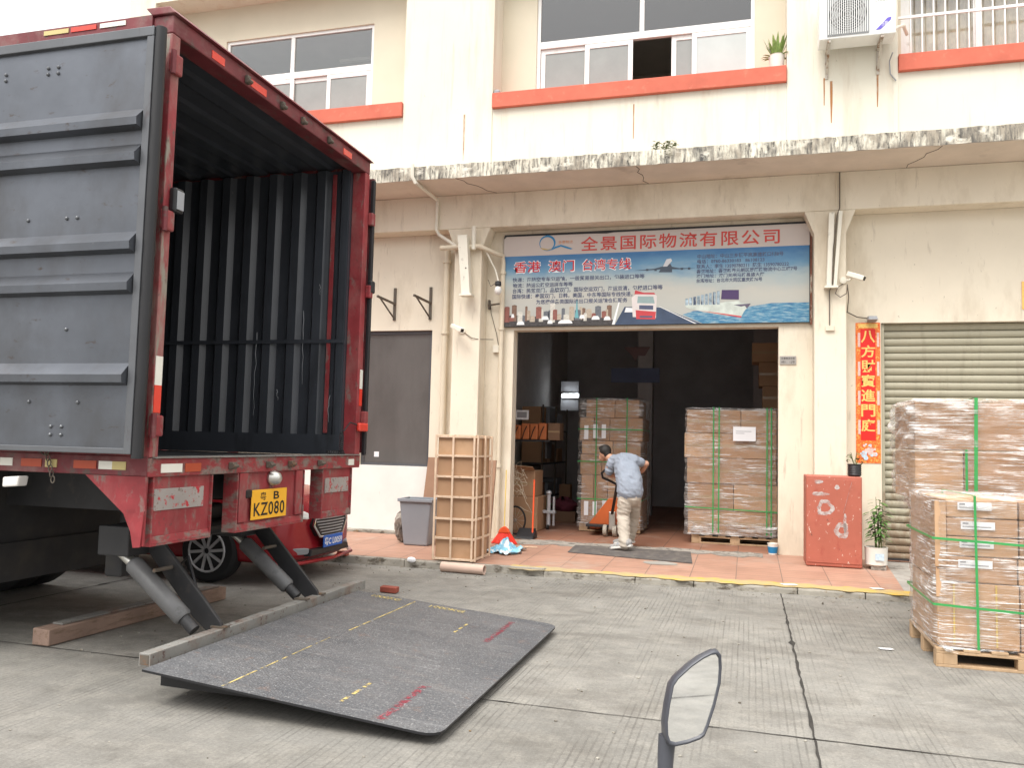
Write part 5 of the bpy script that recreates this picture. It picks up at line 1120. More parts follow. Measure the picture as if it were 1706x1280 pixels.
for k, (x, z0, z1, lab) in enumerate(((.23, 2.2, 2.58, 'brown carton under two others above the right wrapped load'), (.17, 2.585, 2.98, 'middle carton of the dark pile above the right load'), (.06, 2.985, 3.3, 'topmost carton of the dark pile above the right load'))):
    t = thing('carton', lab, 'carton', (x, 14.3, z0), 'cartons piled behind the right load'); B(x, x+.7, 14.2, 14.8, z0, z1).build('box', m_cart3, t, bevel=.006); B(x, x+.7, 14.1985, 14.2, (z0+z1)/2-.02, (z0+z1)/2+.02).build('tape', m_tape, t)
t = thing('carton_pile', 'tall dark carton pile supporting others behind the right load', 'cartons', (.6, 14.5, .14)); B(.24, .93, 14.25, 14.85, .135, 1.15).build('carton', m_cart3, t, bevel=.006); B(.24, .93, 14.25, 14.85, 1.155, 2.195).build('carton', m_cart3, t, bevel=.006)
for x, y, c, lab in ((-3.3, 15.2, (.16, .03, .05), 'dim pink bundle lying among goods inside'), (-3.75, 15.0, (.1, .14, .05), 'dim green bundle lying among goods inside'), (-3.9, 14.6, (.12, .1, .08), 'dim brown bundle lying among goods inside')):
    t = thing('bundle', lab, 'bundle', (x, y, .134)); mb = MB().ball((x, y, .42), (.27, .2, .13), 14, 9)
    for v in mb.v: v += Vector((random.uniform(-.05, .05), random.uniform(-.05, .05), random.uniform(-.04, .04)))
    mb.build('bundle', mat('bundle_cloth', c, .8, var=.2), t, smooth=2)
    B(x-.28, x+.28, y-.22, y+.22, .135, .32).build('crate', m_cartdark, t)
rnd = random.Random(91)
t = thing('storage_rack', 'dim metal storage rack with goods along the left inner wall', 'rack', (-4.0, 16.5, .14))
for zz in (.5, 1.15, 1.8): B(-4.28, -3.75, 15.4, 17.6, zz, zz+.03).build('shelf_board', m_dark, t)
for yy in (15.4, 16.5, 17.57): B(-3.78, -3.75, yy, yy+.03, .134, 2.3).build('upright', m_iron, t)
for i in range(9):
    zz = (.531, 1.181, 1.831)[i % 3]; yy = 15.45+.7*(i//3)+.05*rnd.random(); hh = .22+.25*rnd.random()
    q = thing('carton', ['lowest', 'middle shelf', 'top shelf'][i % 3]+' dim carton '+['nearest the doorway', 'in the middle', 'farthest back'][i//3]+' on the storage rack', 'carton', (-3.9, yy, zz), 'cartons on the storage rack')
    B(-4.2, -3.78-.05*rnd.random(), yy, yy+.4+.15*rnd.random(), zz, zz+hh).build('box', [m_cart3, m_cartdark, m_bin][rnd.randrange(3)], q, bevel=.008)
# fluorescent fitting seen through the left upper window
t = thing('ceiling_lamp', 'white fluorescent fitting seen through upper left window', 'lamp', (-6.4, 13.4, 8.6)); B(-7.3, -5.6, 13.4, 13.46, 8.50, 8.56).build('fitting', m_white, t); B(-6.6, -6.25, 13.36, 13.5, 8.43, 8.53).build('ballast', m_white, t)
MB().tube([(-6.5, 13.43, 8.56), (-6.5, 13.43, 8.9)], .012, 6).build('rod', m_white, t)

# ================================================================== TRUCK
tk = thing('box_truck', 'red box truck with open grey rear door seen from behind', 'truck', (-7.0, 5.7, 0))
XR, YN, YF, ZF, ZT = -3.5, 4.27, 7.12, 1.395, 4.20
XL = -10.6
# corrugated side walls
def corr(y_in, y_out, sgn, name):
    mb = MB(); x = XR-.12; pts = []; p = .262; dpt = .05
    while x > XL+.1:
        pts += [(x, 0), (x-.085, 0), (x-.125, dpt), (x-.222, dpt)]; x -= p
    pts = [(a, y_in+sgn*d) for a, d in pts]; n = len(pts)
    mb.add([(a, b, ZF+.12) for a, b in pts]+[(a, b, ZT-.1) for a, b in pts], [(i, i+1, n+i+1, n+i) for i in range(n-1)])
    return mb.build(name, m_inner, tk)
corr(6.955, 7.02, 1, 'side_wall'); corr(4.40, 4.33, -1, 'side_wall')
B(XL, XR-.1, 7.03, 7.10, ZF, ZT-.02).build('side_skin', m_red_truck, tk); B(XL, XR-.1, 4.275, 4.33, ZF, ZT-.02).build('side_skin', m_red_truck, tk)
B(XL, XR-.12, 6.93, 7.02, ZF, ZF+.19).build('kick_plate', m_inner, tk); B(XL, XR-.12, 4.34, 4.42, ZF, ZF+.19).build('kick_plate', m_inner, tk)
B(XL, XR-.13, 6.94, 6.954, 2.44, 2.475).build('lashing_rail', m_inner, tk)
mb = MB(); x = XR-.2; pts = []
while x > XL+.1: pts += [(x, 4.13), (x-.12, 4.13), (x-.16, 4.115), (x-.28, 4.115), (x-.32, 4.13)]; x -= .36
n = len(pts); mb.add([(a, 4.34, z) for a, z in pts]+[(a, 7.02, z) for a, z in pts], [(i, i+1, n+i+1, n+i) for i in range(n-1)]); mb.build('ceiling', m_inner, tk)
B(XL, XR-.1, 4.28, 7.1, 4.14, 4.195).build('roof', m_red_dark, tk)
B(XL, XL+.08, 4.28, 7.1, ZF, ZT-.03).build('front_panel', m_inner, tk)
B(XL, XR-.14, 4.30, 7.09, 1.30, ZF-.005).build('floor', m_dark, tk)
rnd = random.Random(66); mb = MB()
for x, z0, z1 in ((-4.05, 2.05, 2.75), (-4.55, 1.75, 2.55), (-3.9, 2.9, 3.0), (-4.3, 1.9, 2.0), (-3.75, 1.7, 1.95)):
    pts = [(x+.012*rnd.uniform(-1, 1), 6.952, z1+(z0-z1)*i/8) for i in range(9)]; mb.tube(pts, [.0035-.0003*i for i in range(9)], 5)
mb.build('paint_drip', m_greyink, tk)
# rear frame
B(XR-.13, XR, 4.268, 4.345, 1.405, 4.08).build('rear_post', m_post, tk, bevel=.006)
B(XR-.13, XR, 7.02, 7.115, 1.405, 4.08).build('rear_post', m_red_truck, tk, bevel=.006)
B(XR-.30, XR-.262, 6.945, 6.956, 1.6, 4.05).build('post_flange', m_red_truck, tk)
B(XR-.18, XR-.132, 6.95, 7.025, 1.41, 4.08).build('post_liner', m_inner, tk)
hd = B(XR-.15, XR, 4.268, 7.115, 4.082, 4.20).build('header', m_red_dark, tk, bevel=.008)
MB().hexa([(XR-.15, 4.25, 4.202), (XR+.03, 4.25, 4.202), (XR+.03, 7.135, 4.202), (XR-.15, 7.135, 4.202), (XR-.2, 4.25, 4.255), (XR-.02, 4.25, 4.25), (XR-.02, 7.135, 4.25), (XR-.2, 7.135, 4.255)]).build('roof_lip', m_red_dark, tk, bevel=.006)
B(XL, XR-.15, 4.255, 4.30, 4.12, 4.21).build('roof_rail', m_red_dark, tk)
for i, (x, c) in enumerate(((-3.85, m_refl_white), (-4.08, m_refl_red), (-4.3, m_refl_yel))): B(x-.2, x, 4.25, 4.254, 4.165, 4.195).build('reflector', c, tk)
for y, l_ in ((4.66, .14), (5.12, .2), (6.56, .16)): B(XR, XR+.004, y, y+l_, 4.10, 4.155).build('reflector', m_refl_red, tk)
for y in (5.06, 5.53, 5.84, 6.28):
    h_ = B(XR, XR+.03, y-.02, y+.02, 4.09, 4.15).build('latch_bracket', m_iron, tk, bevel=.006); MB().tube([(XR+.03, y-.025, 4.11), (XR+.03, y+.025, 4.11)], .016, 8).build('pin', m_iron, h_)
# bed sill beam
B(XR-.14, XR+.005, 4.268, 7.115, 1.285, 1.40).build('rear_sill', m_red_sill_bed, tk, bevel=.006)
B(XR-.14, XR+.02, 4.30, 7.09, 1.4005, 1.408).build('sill_plate', m_rust_tube, tk)
for y, l_, c in ((4.37, .2, m_refl_white), (4.6, .16, m_refl_org), (6.88, .11, m_refl_white)): B(XR+.005, XR+.009, y, y+l_, 1.31, 1.365).build('reflector', c, tk)
for y in (5.09, 5.56, 5.87, 6.34):
    h_ = B(XR+.005, XR+.045, y-.025, y+.025, 1.315, 1.365).build('latch_bracket', m_iron, tk, bevel=.006); MB().tube([(XR+.045, y-.03, 1.34), (XR+.045, y+.03, 1.34)], .014, 8).build('pin', m_iron, h_)
# side rail with reflective strips
B(XL, XR-.01, 4.262, 4.30, 1.29, 1.41).build('side_rail', m_red_dark, tk, bevel=.005)
x = -3.72; i = 0
for x, l_, c in ((-3.66, .1, m_refl_yel), (-3.76, .1, m_refl_white), (-3.88, .17, m_refl_org), (-4.18, .09, m_refl_yel), (-4.29, .0, None), (-4.3, .16, m_refl_org), (-4.53, .1, m_refl_white)):
    if c: B(x-l_, x, 4.257, 4.2615, 1.325, 1.375).build('reflector', c, tk)
# gusset and lamp housings
MB().prism([(-3.96, 1.288), (XR-.005, 1.288), (XR-.005, .87), (-3.56, .87), (-3.66, 1.06)], 1, 4.262, 4.275).build('gusset', m_red_truck, tk)
MB().prism([(-3.62, 1.06), (XR-.003, 1.08), (XR-.02, .865), (-3.57, .86)], 1, 4.25, 4.261).build('gusset_plate', m_red_truck, tk)
def lamp_panel(y0, y1, z0, z1, lamp=None, ch=True):
    o = B(XR-.05, XR-.02, y0, y1, z0, z1).build('lamp_panel', m_red_truck, tk)
    f = MB().box(XR-.12, XR-.001, y0-.012, y0, z0, z1).box(XR-.12, XR-.001, y1, y1+.012, z0, z1).box(XR-.12, XR+.0, y0, y1, z0-.0, z0+.014)
    f.hexa([(XR-.03, y0, z0+.0145), (XR+.0, y0, z0+.0145), (XR+.0, y1, z0+.0145), (XR-.03, y1, z0+.0145), (XR-.019, y0, z0+.06), (XR-.012, y0, z0+.06), (XR-.012, y1, z0+.06), (XR-.019, y1, z0+.06)])
    f.build('panel_frame', m_red_sill_bed, o, bevel=.003)
    if lamp: B(XR-.02, XR-.012, lamp[0], lamp[1], lamp[2], lamp[3]).build('lamp_plate', m_bare, o, bevel=.003)
    return o
lamp_panel(4.33, 4.90, .86, 1.284, (4.345, 4.83, 1.075, 1.21))
lp2 = lamp_panel(5.21, 6.12, .86, 1.284)
for a in (5.205, 5.98): B(XR-.019, XR-.0, a+.02, a+.12, .93, 1.284).build('panel_rib', m_red_truck, lp2, bevel=.004)
lamp_panel(6.44, 6.97, .86, 1.284, (6.5, 6.93, 1.075, 1.205))
npl = B(XR+.0, XR+.006, 5.37, 5.85, .935, 1.155).build('number_plate', m_plate_y, tk, bevel=.003)
letter('plate_text', '粤', m_black, npl, 5.48, 5.56, 1.075, 1.135, '+x', XR+.0075, .01); letter('plate_text', 'B', m_black, npl, 5.66, 5.74, 1.075, 1.135, '+x', XR+.0075, .02); letter('plate_text', 'KZ080', m_black, npl, 5.40, 5.82, .96, 1.06, '+x', XR+.0075, .015, 1.1)
MB().box(XR-.015, XR+.012, 5.3, 5.37, 1.10, 1.16).build('plate_clip', m_black, npl, bevel=.01)
rl_ = MB().lathe((XR-.0, 5.65, 1.235), [(.05, -.02), (.06, .0), (.045, .05), (.02, .07)], 16, 0).build('plate_lamp', m_steel, tk, smooth=True)
# far-side door seen edge-on and its latch gear
B(-4.9, XR+.02, 7.16, 7.20, 1.42, 4.06).build('rear_door', m_red_dark, tk); B(XR+.0, XR+.04, 7.14, 7.18, 1.40, 4.04).build('door_seal', m_rubber, tk, bevel=.01)
for z in (3.65, 1.75, 2.95):
    B(XR, XR+.05, 7.10, 7.17, z-.06, z+.06).build('hinge', m_red_truck, tk, bevel=.01)
B(XR+.01, XR+.06, 7.12, 7.2, 2.94, 3.06).build('marker_lamp', m_blackplas, tk, bevel=.015); B(XR, XR+.004, 7.06, 7.112, 1.86, 2.02).build('reflector', m_refl_red, tk); B(XR, XR+.004, 7.06, 7.112, 2.02, 2.2).build('reflector', m_refl_white, tk)
# near post fittings
B(XR, XR+.004, 4.275, 4.338, 1.68, 1.85).build('reflector', m_refl_red, tk); B(XR, XR+.004, 4.275, 4.338, 1.85, 2.03).build('reflector', m_refl_white, tk)
for z in (3.88, 2.88, 1.6):
    B(XR, XR+.035, 4.235, 4.34, z-.065, z+.065).build('hinge', m_red_truck, tk, bevel=.012)
    MB().tube([(XR+.03, 4.25, z-.075), (XR+.03, 4.25, z+.075)], .018, 10).build('hinge_pin', m_red_dark, tk)
ml = B(XR+.0, XR+.05, 4.31, 4.40, 2.94, 3.10).build('marker_lamp', m_blackplas, tk, bevel=.015); B(XR+.05, XR+.056, 4.325, 4.39, 2.96, 3.08).build('lens', m_greyink, ml, bevel=.004)
# open near door, folded flat along the side
dr = B(-4.90, -3.56, 4.135, 4.175, 1.425, 4.05).build('rear_door', m_door, tk)
fr = MB().box(-4.9, -3.51, 4.11, 4.175, 3.99, 4.05).box(-3.56, -3.51, 4.113, 4.174, 1.425, 3.99).box(-4.9, -3.56, 4.12, 4.1345, 1.425, 1.46)
fr.build('door_frame', m_door_frame, dr, bevel=.004)
for zc in (3.455, 3.235, 2.69, 2.44, 1.885):
    MB().add([(-4.9, 4.1345, zc+.085), (-3.565, 4.1345, zc+.085), (-4.9, 4.066, zc+.012), (-3.565, 4.066, zc+.012), (-4.9, 4.07, zc-.035), (-3.565, 4.07, zc-.035), (-4.9, 4.1345, zc-.05), (-3.565, 4.1345, zc-.05)], [(0, 1, 3, 2), (2, 3, 5, 4), (4, 5, 7, 6), (1, 7, 5, 3)]).build('door_rib', m_door, dr)
MB().tube([(-3.49, 4.15, 1.40), (-3.49, 4.15, 4.05)], .035, 12).build('door_seal', m_rubber, dr, smooth=True)
mb = MB()
for x, z in ((-4.32, 3.87), (-4.24, 3.87), (-4.32, 3.83), (-4.24, 3.83), (-4.66, 3.86), (-4.66, 3.82), (-4.1, 2.88), (-4.02, 2.88), (-4.4, 2.88), (-4.05, 2.18), (-3.93, 1.73), (-4.3, 1.73), (-4.12, 1.58), (-4.04, 1.58), (-4.12, 1.53), (-4.04, 1.53)): mb.ball((x, 4.133, z), .012, 8, 5)
mb.build('rivet', m_door_frame, dr)
# marker lamp and chain under the side rail
ml = MB().hexa([(-4.54, 4.2, 1.19), (-4.42, 4.2, 1.20), (-4.42, 4.28, 1.2), (-4.54, 4.28, 1.19), (-4.54, 4.2, 1.255), (-4.41, 4.2, 1.265), (-4.41, 4.28, 1.265), (-4.54, 4.28, 1.255)]).build('side_marker', m_lampw, tk, bevel=.01)
mb = MB(); n = 12
for k in range(6):
    c = Vector((-4.24+.012*k, 4.235, 1.42-.034*k)); tw = k % 2
    mb.tube([c+(Vector((.014*math.cos(t), 0, .022*math.sin(t))) if tw else Vector((0, .014*math.cos(t), .022*math.sin(t)))) for t in [6.2832*i/n for i in range(n+1)]], .004, 5)
mb.tube([(-4.26+.03*math.cos(t), 4.24, 1.43+.03*math.sin(t)) for t in [6.2832*i/n for i in range(n+1)]], .005, 5)
mb.build('chain', m_iron, tk)
# lift remote hanging at the far post, with coiled cable
pdn = B(XR+.02, XR+.06, 6.98, 7.16, 1.62, 1.70).build('lift_remote', m_refl_red, tk, bevel=.015)
mb = MB().tube([(XR+.03, 6.98, 1.68), (XR+.0, 6.9, 1.70), (XR-.02, 6.82, 1.62)], .007, 6); cc = []
for i in range(90): a = i*.7; cc.append((XR-.03+.016*math.cos(a), 6.80+.016*math.sin(a), 1.62-.19*i/90))
mb.tube(cc, .0045, 5); cc = []
for i in range(90): a = i*.7; cc.append((XR-.06+.016*math.cos(a), 6.6+.32*i/90, 1.425+.016*math.sin(a)))
mb.tube(cc, .0045, 5); mb.build('coiled_cable', m_blackplas, pdn)
B(XL, -5.4, 4.33, 4.37, .42, 1.0).build('light_block_panel', m_dark, tk); B(-12.5, -7.6, 7.0, 7.04, .42, 1.0).build('light_block_panel', m_dark, tk)  # panels added out of view to keep light from under the truck
# chassis, wheels, mud guards
for y in (4.95, 6.2): B(XL-1, XR-.15, y, y+.09, 1.0, 1.29).build('chassis_rail', m_dark, tk)
for x in (-4.3, -5.6): B(x, x+.1, 5.05, 6.19, 1.03, 1.26).build('cross_member', m_dark, tk)
for y0, y1 in ((4.45, 5.35), (5.95, 6.95)):
    B(-6.2, -6.18, y0, y1, .72, 1.28).build('mud_flap', m_flap, tk); B(-6.19, -6.17, y0+.05, y1-.05, .30, .715).build('mud_flap', m_flap, tk)
B(-6.1, -5.4, 5.4, 5.9, .45, .95).build('tank', m_dark, tk, bevel=.03)
B(-5.33, -5.3, 4.42, 6.9, .70, 1.28).build('guard_panel', m_flap, tk); B(-5.29, -5.27, 4.8, 6.25, .43, .715).build('guard_panel', m_flap, tk)
B(-6.9, -6.3, 4.45, 6.95, 1.06, 1.09).build('fender', m_dark, tk)
for y in (4.42, 4.72, 6.38, 6.68):
    w_ = MB().lathe((-6.95, y, .52), [(.3, 0), (.46, .0), (.51, .03), (.52, .06), (.52, .22), (.51, .25), (.46, .28), (.3, .28)], 40, 1).build('wheel', m_tyre, tk, smooth=True)
    MB().lathe((-6.95, y+.05, .52), [(.05, 0), (.3, .02), (.3, .18), (.05, .2)], 24, 1).build('rim', m_cyl, w_, smooth=True)
MB().tube([(-6.95, 4.5, .52), (-6.95, 6.95, .52)], .09, 12).build('axle', m_dark, tk, smooth=True)
for y in (4.42, 6.68):
    w_ = MB().lathe((-11.6, y, .52), [(.3, 0), (.46, .0), (.51, .03), (.52, .06), (.52, .22), (.51, .25), (.46, .28), (.3, .28)], 40, 1).build('wheel', m_tyre, tk, smooth=True)
B(-12.6, -10.8, 4.4, 7.0, .7, 3.0).build('cab', m_red_truck, tk, bevel=.12)
# tail lift: arms, cylinders, hinge tube, platform
for y in (4.92, 6.22):
    MB().prism([(-4.12, .86), (-3.98, .9), (-3.40, .30), (-3.36, .20), (-3.46, .20), (-3.62, .32)], 1, y, y+.03).build('lift_arm', m_dark, tk, bevel=.004)
    MB().tube([(-4.2, y-.13, .80), (-4.0, y-.13, .66)], .035, 12).build('piston_rod', m_steel, tk, smooth=True)
    c = MB().tube([(-4.02, y-.13, .675), (-4.0, y-.13, .66), (-3.6, y-.13, .345), (-3.585, y-.13, .333)], [.045, .062, .062, .05], 18).build('lift_cylinder', m_cyl, tk, smooth=True)
    MB().tube([(-3.6, y-.13, .345), (-3.50, y-.13, .265)], .04, 12).build('cylinder_foot', m_dark, tk, smooth=True)
    MB().tube([(-3.8, y-.18, .64), (-3.8, y+.06, .64)], .014, 8).build('pivot_bolt', m_iron, tk)
    B(-4.25, -4.0, y-.2, y+.08, .72, .92).build('arm_mount', m_dark, tk, bevel=.01)
MB().tube([(-4.1, 4.85, .82), (-4.1, 6.3, .82)], .06, 12).build('torsion_tube', m_dark, tk)
B(-4.45, -4.3, 5.02, 5.2, .52, .76).build('pump_box', m_flap, tk, bevel=.015); B(-4.6, -4.15, 5.3, 6.0, .78, 1.0).build('hydraulic_unit', m_dark, tk, bevel=.03)
MB().tube([(-4.1, 5.0, .85), (-3.9, 5.1, .6), (-3.75, 5.02, .7), (-3.6, 4.95, .45)], .012, 8).build('hose', m_rubber, tk, smooth=True); MB().tube([(-4.1, 6.15, .9), (-3.95, 6.05, .62), (-3.8, 6.1, .55)], .012, 8).build('hose', m_rubber, tk, smooth=True)
B(-3.44, -3.36, 4.20, 7.05, .185, .262).build('hinge_beam', m_rust_tube, tk, bevel=.004)
for y in (4.93, 6.0, 6.26): B(-3.46, -3.35, y-.03, y+.03, .2625, .275).build('hinge_lug', m_iron, tk)
B(-3.43, -3.37, 4.1965, 4.1995, .195, .252).build('beam_end', m_iron, tk)
pr = .1; P = [(-3.30, 4.06), (-1.60, 4.05)]+[(-1.60+pr*math.sin(a*.3927), 4.15-pr*math.cos(a*.3927)) for a in range(1, 4)]+[(-1.50, 4.15), (-1.50, 6.70)]+[(-1.60+pr*math.cos(a*.3927), 6.70+pr*math.sin(a*.3927)) for a in range(1, 4)]+[(-1.60, 6.80), (-3.30, 6.79)]
zt_ = lambda x: .215+(x+3.30)/1.8*(.062-.215); th = lambda x: .013
mb = MB(); n = len(P); mb.add([(x, y, zt_(x)) for x, y in P]+[(x, y, zt_(x)-th(x)) for x, y in P], [tuple(range(n)), tuple(range(n, 2*n))[::-1]]+[(i, (i+1) % n, n+(i+1) % n, n+i) for i in range(n)])
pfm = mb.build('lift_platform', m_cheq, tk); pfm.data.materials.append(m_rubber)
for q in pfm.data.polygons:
    if q.normal.z < .5: q.material_index = 1  # edge faces coloured black, standing in for the shadow line beneath
mb = MB().hexa([(-3.28, 4.2, .09), (-1.75, 4.32, .03), (-1.75, 6.55, .03), (-3.28, 6.66, .09), (-3.28, 4.2, .19), (-1.75, 4.32, .06), (-1.75, 6.55, .06), (-3.28, 6.66, .19)])
mb.build('platform_beam', m_rubber, pfm)
B(-2.95, -2.80, 4.195, 4.2, .13, .16).build('reflector', m_refl_red, pfm)
def pmark(name, m, x0, y0, x1, y1, w_):
    a = Vector((x0, y0, zt_(x0)+.002)); b = Vector((x1, y1, zt_(x1)+.002)); d = (b-a).normalized(); s_ = Vector((-d.y, d.x, 0))*w_/2
    p = [a-s_, a+s_, b+s_, b-s_]
    for q in p: q.z = zt_(q.x)+.002
    MB().add(p, [(0, 1, 2, 3)]).build(name, m, pfm)
pmark('yellow_line', m_yline, -2.78, 4.07, -2.78, 4.75, .012); pmark('yellow_line', m_yline, -2.78, 4.8, -2.78, 5.3, .008); pmark('yellow_line', m_yline, -2.76, 5.55, -2.74, 6.75, .012)
for a in (4.22, 4.36, 4.50): pmark('yellow_dash', m_yline, -2.13, a, -2.13, a+.09, .022)
for a in (6.0, 6.12, 6.24): pmark('yellow_dash', m_yline, -2.12, a, -2.12, a+.07, .018)
rnd = random.Random(19); mb = MB()
for y0, y1 in ((4.1, 4.72), (5.9, 6.62)):
    y = y0
    while y < y1:
        if rnd.random() < .85:
            x = -1.84+.01*(rnd.random()-.5); q = .028*(.7+.6*rnd.random())
            mb.add([(x-q, y, zt_(x-q)+.002), (x-q+.012, y-.004, zt_(x-q)+.002), (x+q, y+.02, zt_(x+q)+.002), (x+q-.012, y+.026, zt_(x+q)+.002)], [(0, 1, 2, 3)])
        y += .019
mb.build('red_marking', m_rline, pfm)
def ptext(s_, x0, x1, y0, y1):
    vs, fs = text_mb(s_, x0, x1, y0, y1, .02); MB().add([(u, v, zt_(u)+.0025) for u, v in vs], fs).build('capacity_text', m_ytext, pfm)
ptext('1000KG', -3.12, -2.86, 6.66, 6.74); ptext('1000KG', -2.58, -2.27, 6.64, 6.72)

# timber under the truck
tb = thing('timber_beam', 'squared brown timber beam lying on road under the truck', 'beam', (-4.87, 5.8, 0))
MB().hexa([(-4.98, 4.95, .004), (-4.83, 4.95, .004), (-4.75, 6.95, .004), (-4.90, 6.95, .004), (-4.98, 4.95, .125), (-4.83, 4.95, .12), (-4.75, 6.95, .12), (-4.90, 6.95, .125)]).build('beam', m_timber, tb, bevel=.008)
MB().hexa([(-4.95, 5.1, .126), (-4.86, 5.1, .126), (-4.79, 6.9, .126), (-4.88, 6.9, .126), (-4.95, 5.1, .138), (-4.86, 5.1, .138), (-4.79, 6.9, .138), (-4.88, 6.9, .138)]).build('top_batten', m_rust_tube, tb)

# ================================================================== RED CAR (nose to the right)
cx = thing('red_car', 'red saloon car with blue plate parked behind the truck', 'car', (-6.6, 8.5, 0))
YC = 8.55; XF = -4.52
# body lofted along x: (dx from nose, half width bottom, half width belt, z_bottom, z_mid, z_top, half width top)
ST = [(0.00, .50, .56, .30, .50, .64, .50), (.03, .62, .70, .24, .50, .72, .60), (.10, .72, .80, .20, .52, .80, .68), (.25, .82, .88, .19, .56, .90, .74), (.55, .86, .91, .20, .62, .96, .76), (1.0, .87, .92, .21, .66, 1.01, .76), (1.45, .87, .92, .21, .68, 1.05, .76),
      (2.6, .87, .92, .21, .70, 1.06, .76), (3.6, .87, .92, .21, .72, 1.08, .75), (4.1, .85, .9, .24, .74, 1.1, .72), (4.45, .78, .82, .32, .72, 1.04, .66), (4.55, .7, .74, .4, .7, .92, .6)]
mb = MB(); rings = []
for dx, wb, wm, zb, zm, zt2, wt in ST:
    x = XF-dx; half = [(0, zb), (wb*.9, zb), (wb, zb+.04), (wm*.985, zb+(zm-zb)*.55), (wm, zm), (wm*.97, zm+(zt2-zm)*.45), (wt+.06, zt2-.03), (wt*.8, zt2+.01), (wt*.4, zt2+.03), (0, zt2+.035)]
    ring = [(x, YC+a, z) for a, z in half]+[(x, YC-a, z) for a, z in half[-2:0:-1]]
    # pull the nose round in plan
    rings.append([len(mb.v)+i for i in range(len(ring))]); mb.v += [Vector((p[0]-(.16*((p[1]-YC)/.8)**2 if dx < .2 else 0), p[1], p[2])) for p in ring]
nr = len(rings[0])
for a, b in zip(rings, rings[1:]): mb.f += [[a[i], a[(i+1) % nr], b[(i+1) % nr], b[i]] for i in range(nr)]
mb.f += [rings[0][::-1], rings[-1]]
cb_ = mb.build('body', m_carpaint, cx, smooth=2)
ss = cb_.modifiers.new('sub', 'SUBSURF'); ss.levels = 2; ss.render_levels = 2
# cabin
CB = [(1.30, .72, 1.04, .70, 1.05), (1.75, .72, 1.04, .60, 1.36), (2.2, .74, 1.05, .57, 1.49), (3.0, .74, 1.05, .56, 1.50), (3.6, .74, 1.06, .56, 1.40), (4.15, .7, 1.07, .62, 1.1)]
mb = MB(); rings = []
for dx, w0, z0, w1, z1 in CB:
    x = XF-dx; ring = [(x, YC-w0, z0), (x, YC-w1, z1-.04), (x, YC-w1*.8, z1), (x, YC, z1+.02), (x, YC+w1*.8, z1), (x, YC+w1, z1-.04), (x, YC+w0, z0)]
    rings.append([len(mb.v)+i for i in range(7)]); mb.v += [Vector(p) for p in ring]
for a, b in zip(rings, rings[1:]): mb.f += [[a[i], a[i+1], b[i+1], b[i]] for i in range(6)]
m_carglass = mat('dark_car_glass', (.012, .013, .014), .05, spec=.8, var=0)
mb.build('windows', m_carglass, cx, smooth=True)
mb = MB(); 
for s_ in (-1, 1):
    mb.tube([(XF-1.28, YC+s_*.74, 1.05), (XF-1.75, YC+s_*.64, 1.34), (XF-2.2, YC+s_*.6, 1.47), (XF-3.0, YC+s_*.59, 1.49), (XF-3.6, YC+s_*.6, 1.38), (XF-4.15, YC+s_*.66, 1.1)], .035, 8)
mb.build('roof_pillar', m_carpaint, cx, smooth=True)
mb = MB().hexa([(XF-2.0, YC-.56, 1.45), (XF-3.5, YC-.56, 1.45), (XF-3.5, YC+.56, 1.45), (XF-2.0, YC+.56, 1.45), (XF-2.1, YC-.5, 1.515), (XF-3.4, YC-.5, 1.515), (XF-3.4, YC+.5, 1.515), (XF-2.1, YC+.5, 1.515)]); mb.build('roof', m_carpaint, cx, bevel=.03)
# grille: dark mesh in a chrome shield
gp = [(-.34, .70), (.34, .70), (.37, .60), (.26, .47), (0, .435), (-.26, .47), (-.37, .60)]
fx = lambda y: XF+.012-.16*(y/.8)**2
g = MB().add([(fx(y), YC+y, z) for y, z in gp]+[(fx(y)-.08, YC+y, z) for y, z in gp], [tuple(range(7))]+[(i, (i+1) % 7, 7+(i+1) % 7, 7+i) for i in range(7)]).build('grille', m_blackplas, cx)
mb = MB()
for k in range(7): z = .47+.032*k; w_ = .2+.025*min(k, 5); mb.tube([(fx(y)+.004, YC+y, z) for y in (-w_, -w_/2, 0, w_/2, w_)], .006, 6)
mb.build('grille_bar', m_rim, g)
MB().tube([(fx(y)+.006, YC+y, z) for y, z in gp+gp[:1]], .014, 8).build('grille_surround', m_chrome, g, smooth=True)
for s_ in (-1, 1):
    h_ = MB().hexa([(XF-.02, YC+s_*.42, .66), (XF-.22, YC+s_*.80, .70), (XF-.4, YC+s_*.86, .76), (XF-.2, YC+s_*.5, .70), (XF-.05, YC+s_*.42, .74), (XF-.24, YC+s_*.81, .80), (XF-.42, YC+s_*.85, .86), (XF-.25, YC+s_*.48, .80)]).build('headlight', m_lampw, cx, bevel=.02)
    MB().hexa([(XF-.03, YC+s_*.42, .29), (XF-.2, YC+s_*.72, .29), (XF-.28, YC+s_*.72, .29), (XF-.12, YC+s_*.42, .29), (XF-.02, YC+s_*.44, .36), (XF-.2, YC+s_*.76, .38), (XF-.28, YC+s_*.72, .38), (XF-.12, YC+s_*.44, .36)]).build('fog_lamp_trim', m_greyink, cx, bevel=.01)
MB().hexa([(XF+.0, YC-.45, .27), (XF-.1, YC-.45, .27), (XF-.1, YC+.45, .27), (XF+.0, YC+.45, .27), (XF-.0, YC-.42, .345), (XF-.1, YC-.42, .345), (XF-.1, YC+.42, .345), (XF-.0, YC+.42, .345)]).build('air_intake', m_blackplas, cx, bevel=.015)
MB().tube([(XF-.22, YC-.84, .225), (XF-.05, YC-.6, .215), (XF+.02, YC, .21), (XF-.05, YC+.6, .215), (XF-.22, YC+.84, .225)], .022, 8).build('front_lip', m_carpaint, cx, smooth=True)
pn = B(XF+.02, XF+.03, YC-.22, YC+.22, .345, .475).build('number_plate', m_plate_b, cx, bevel=.004)
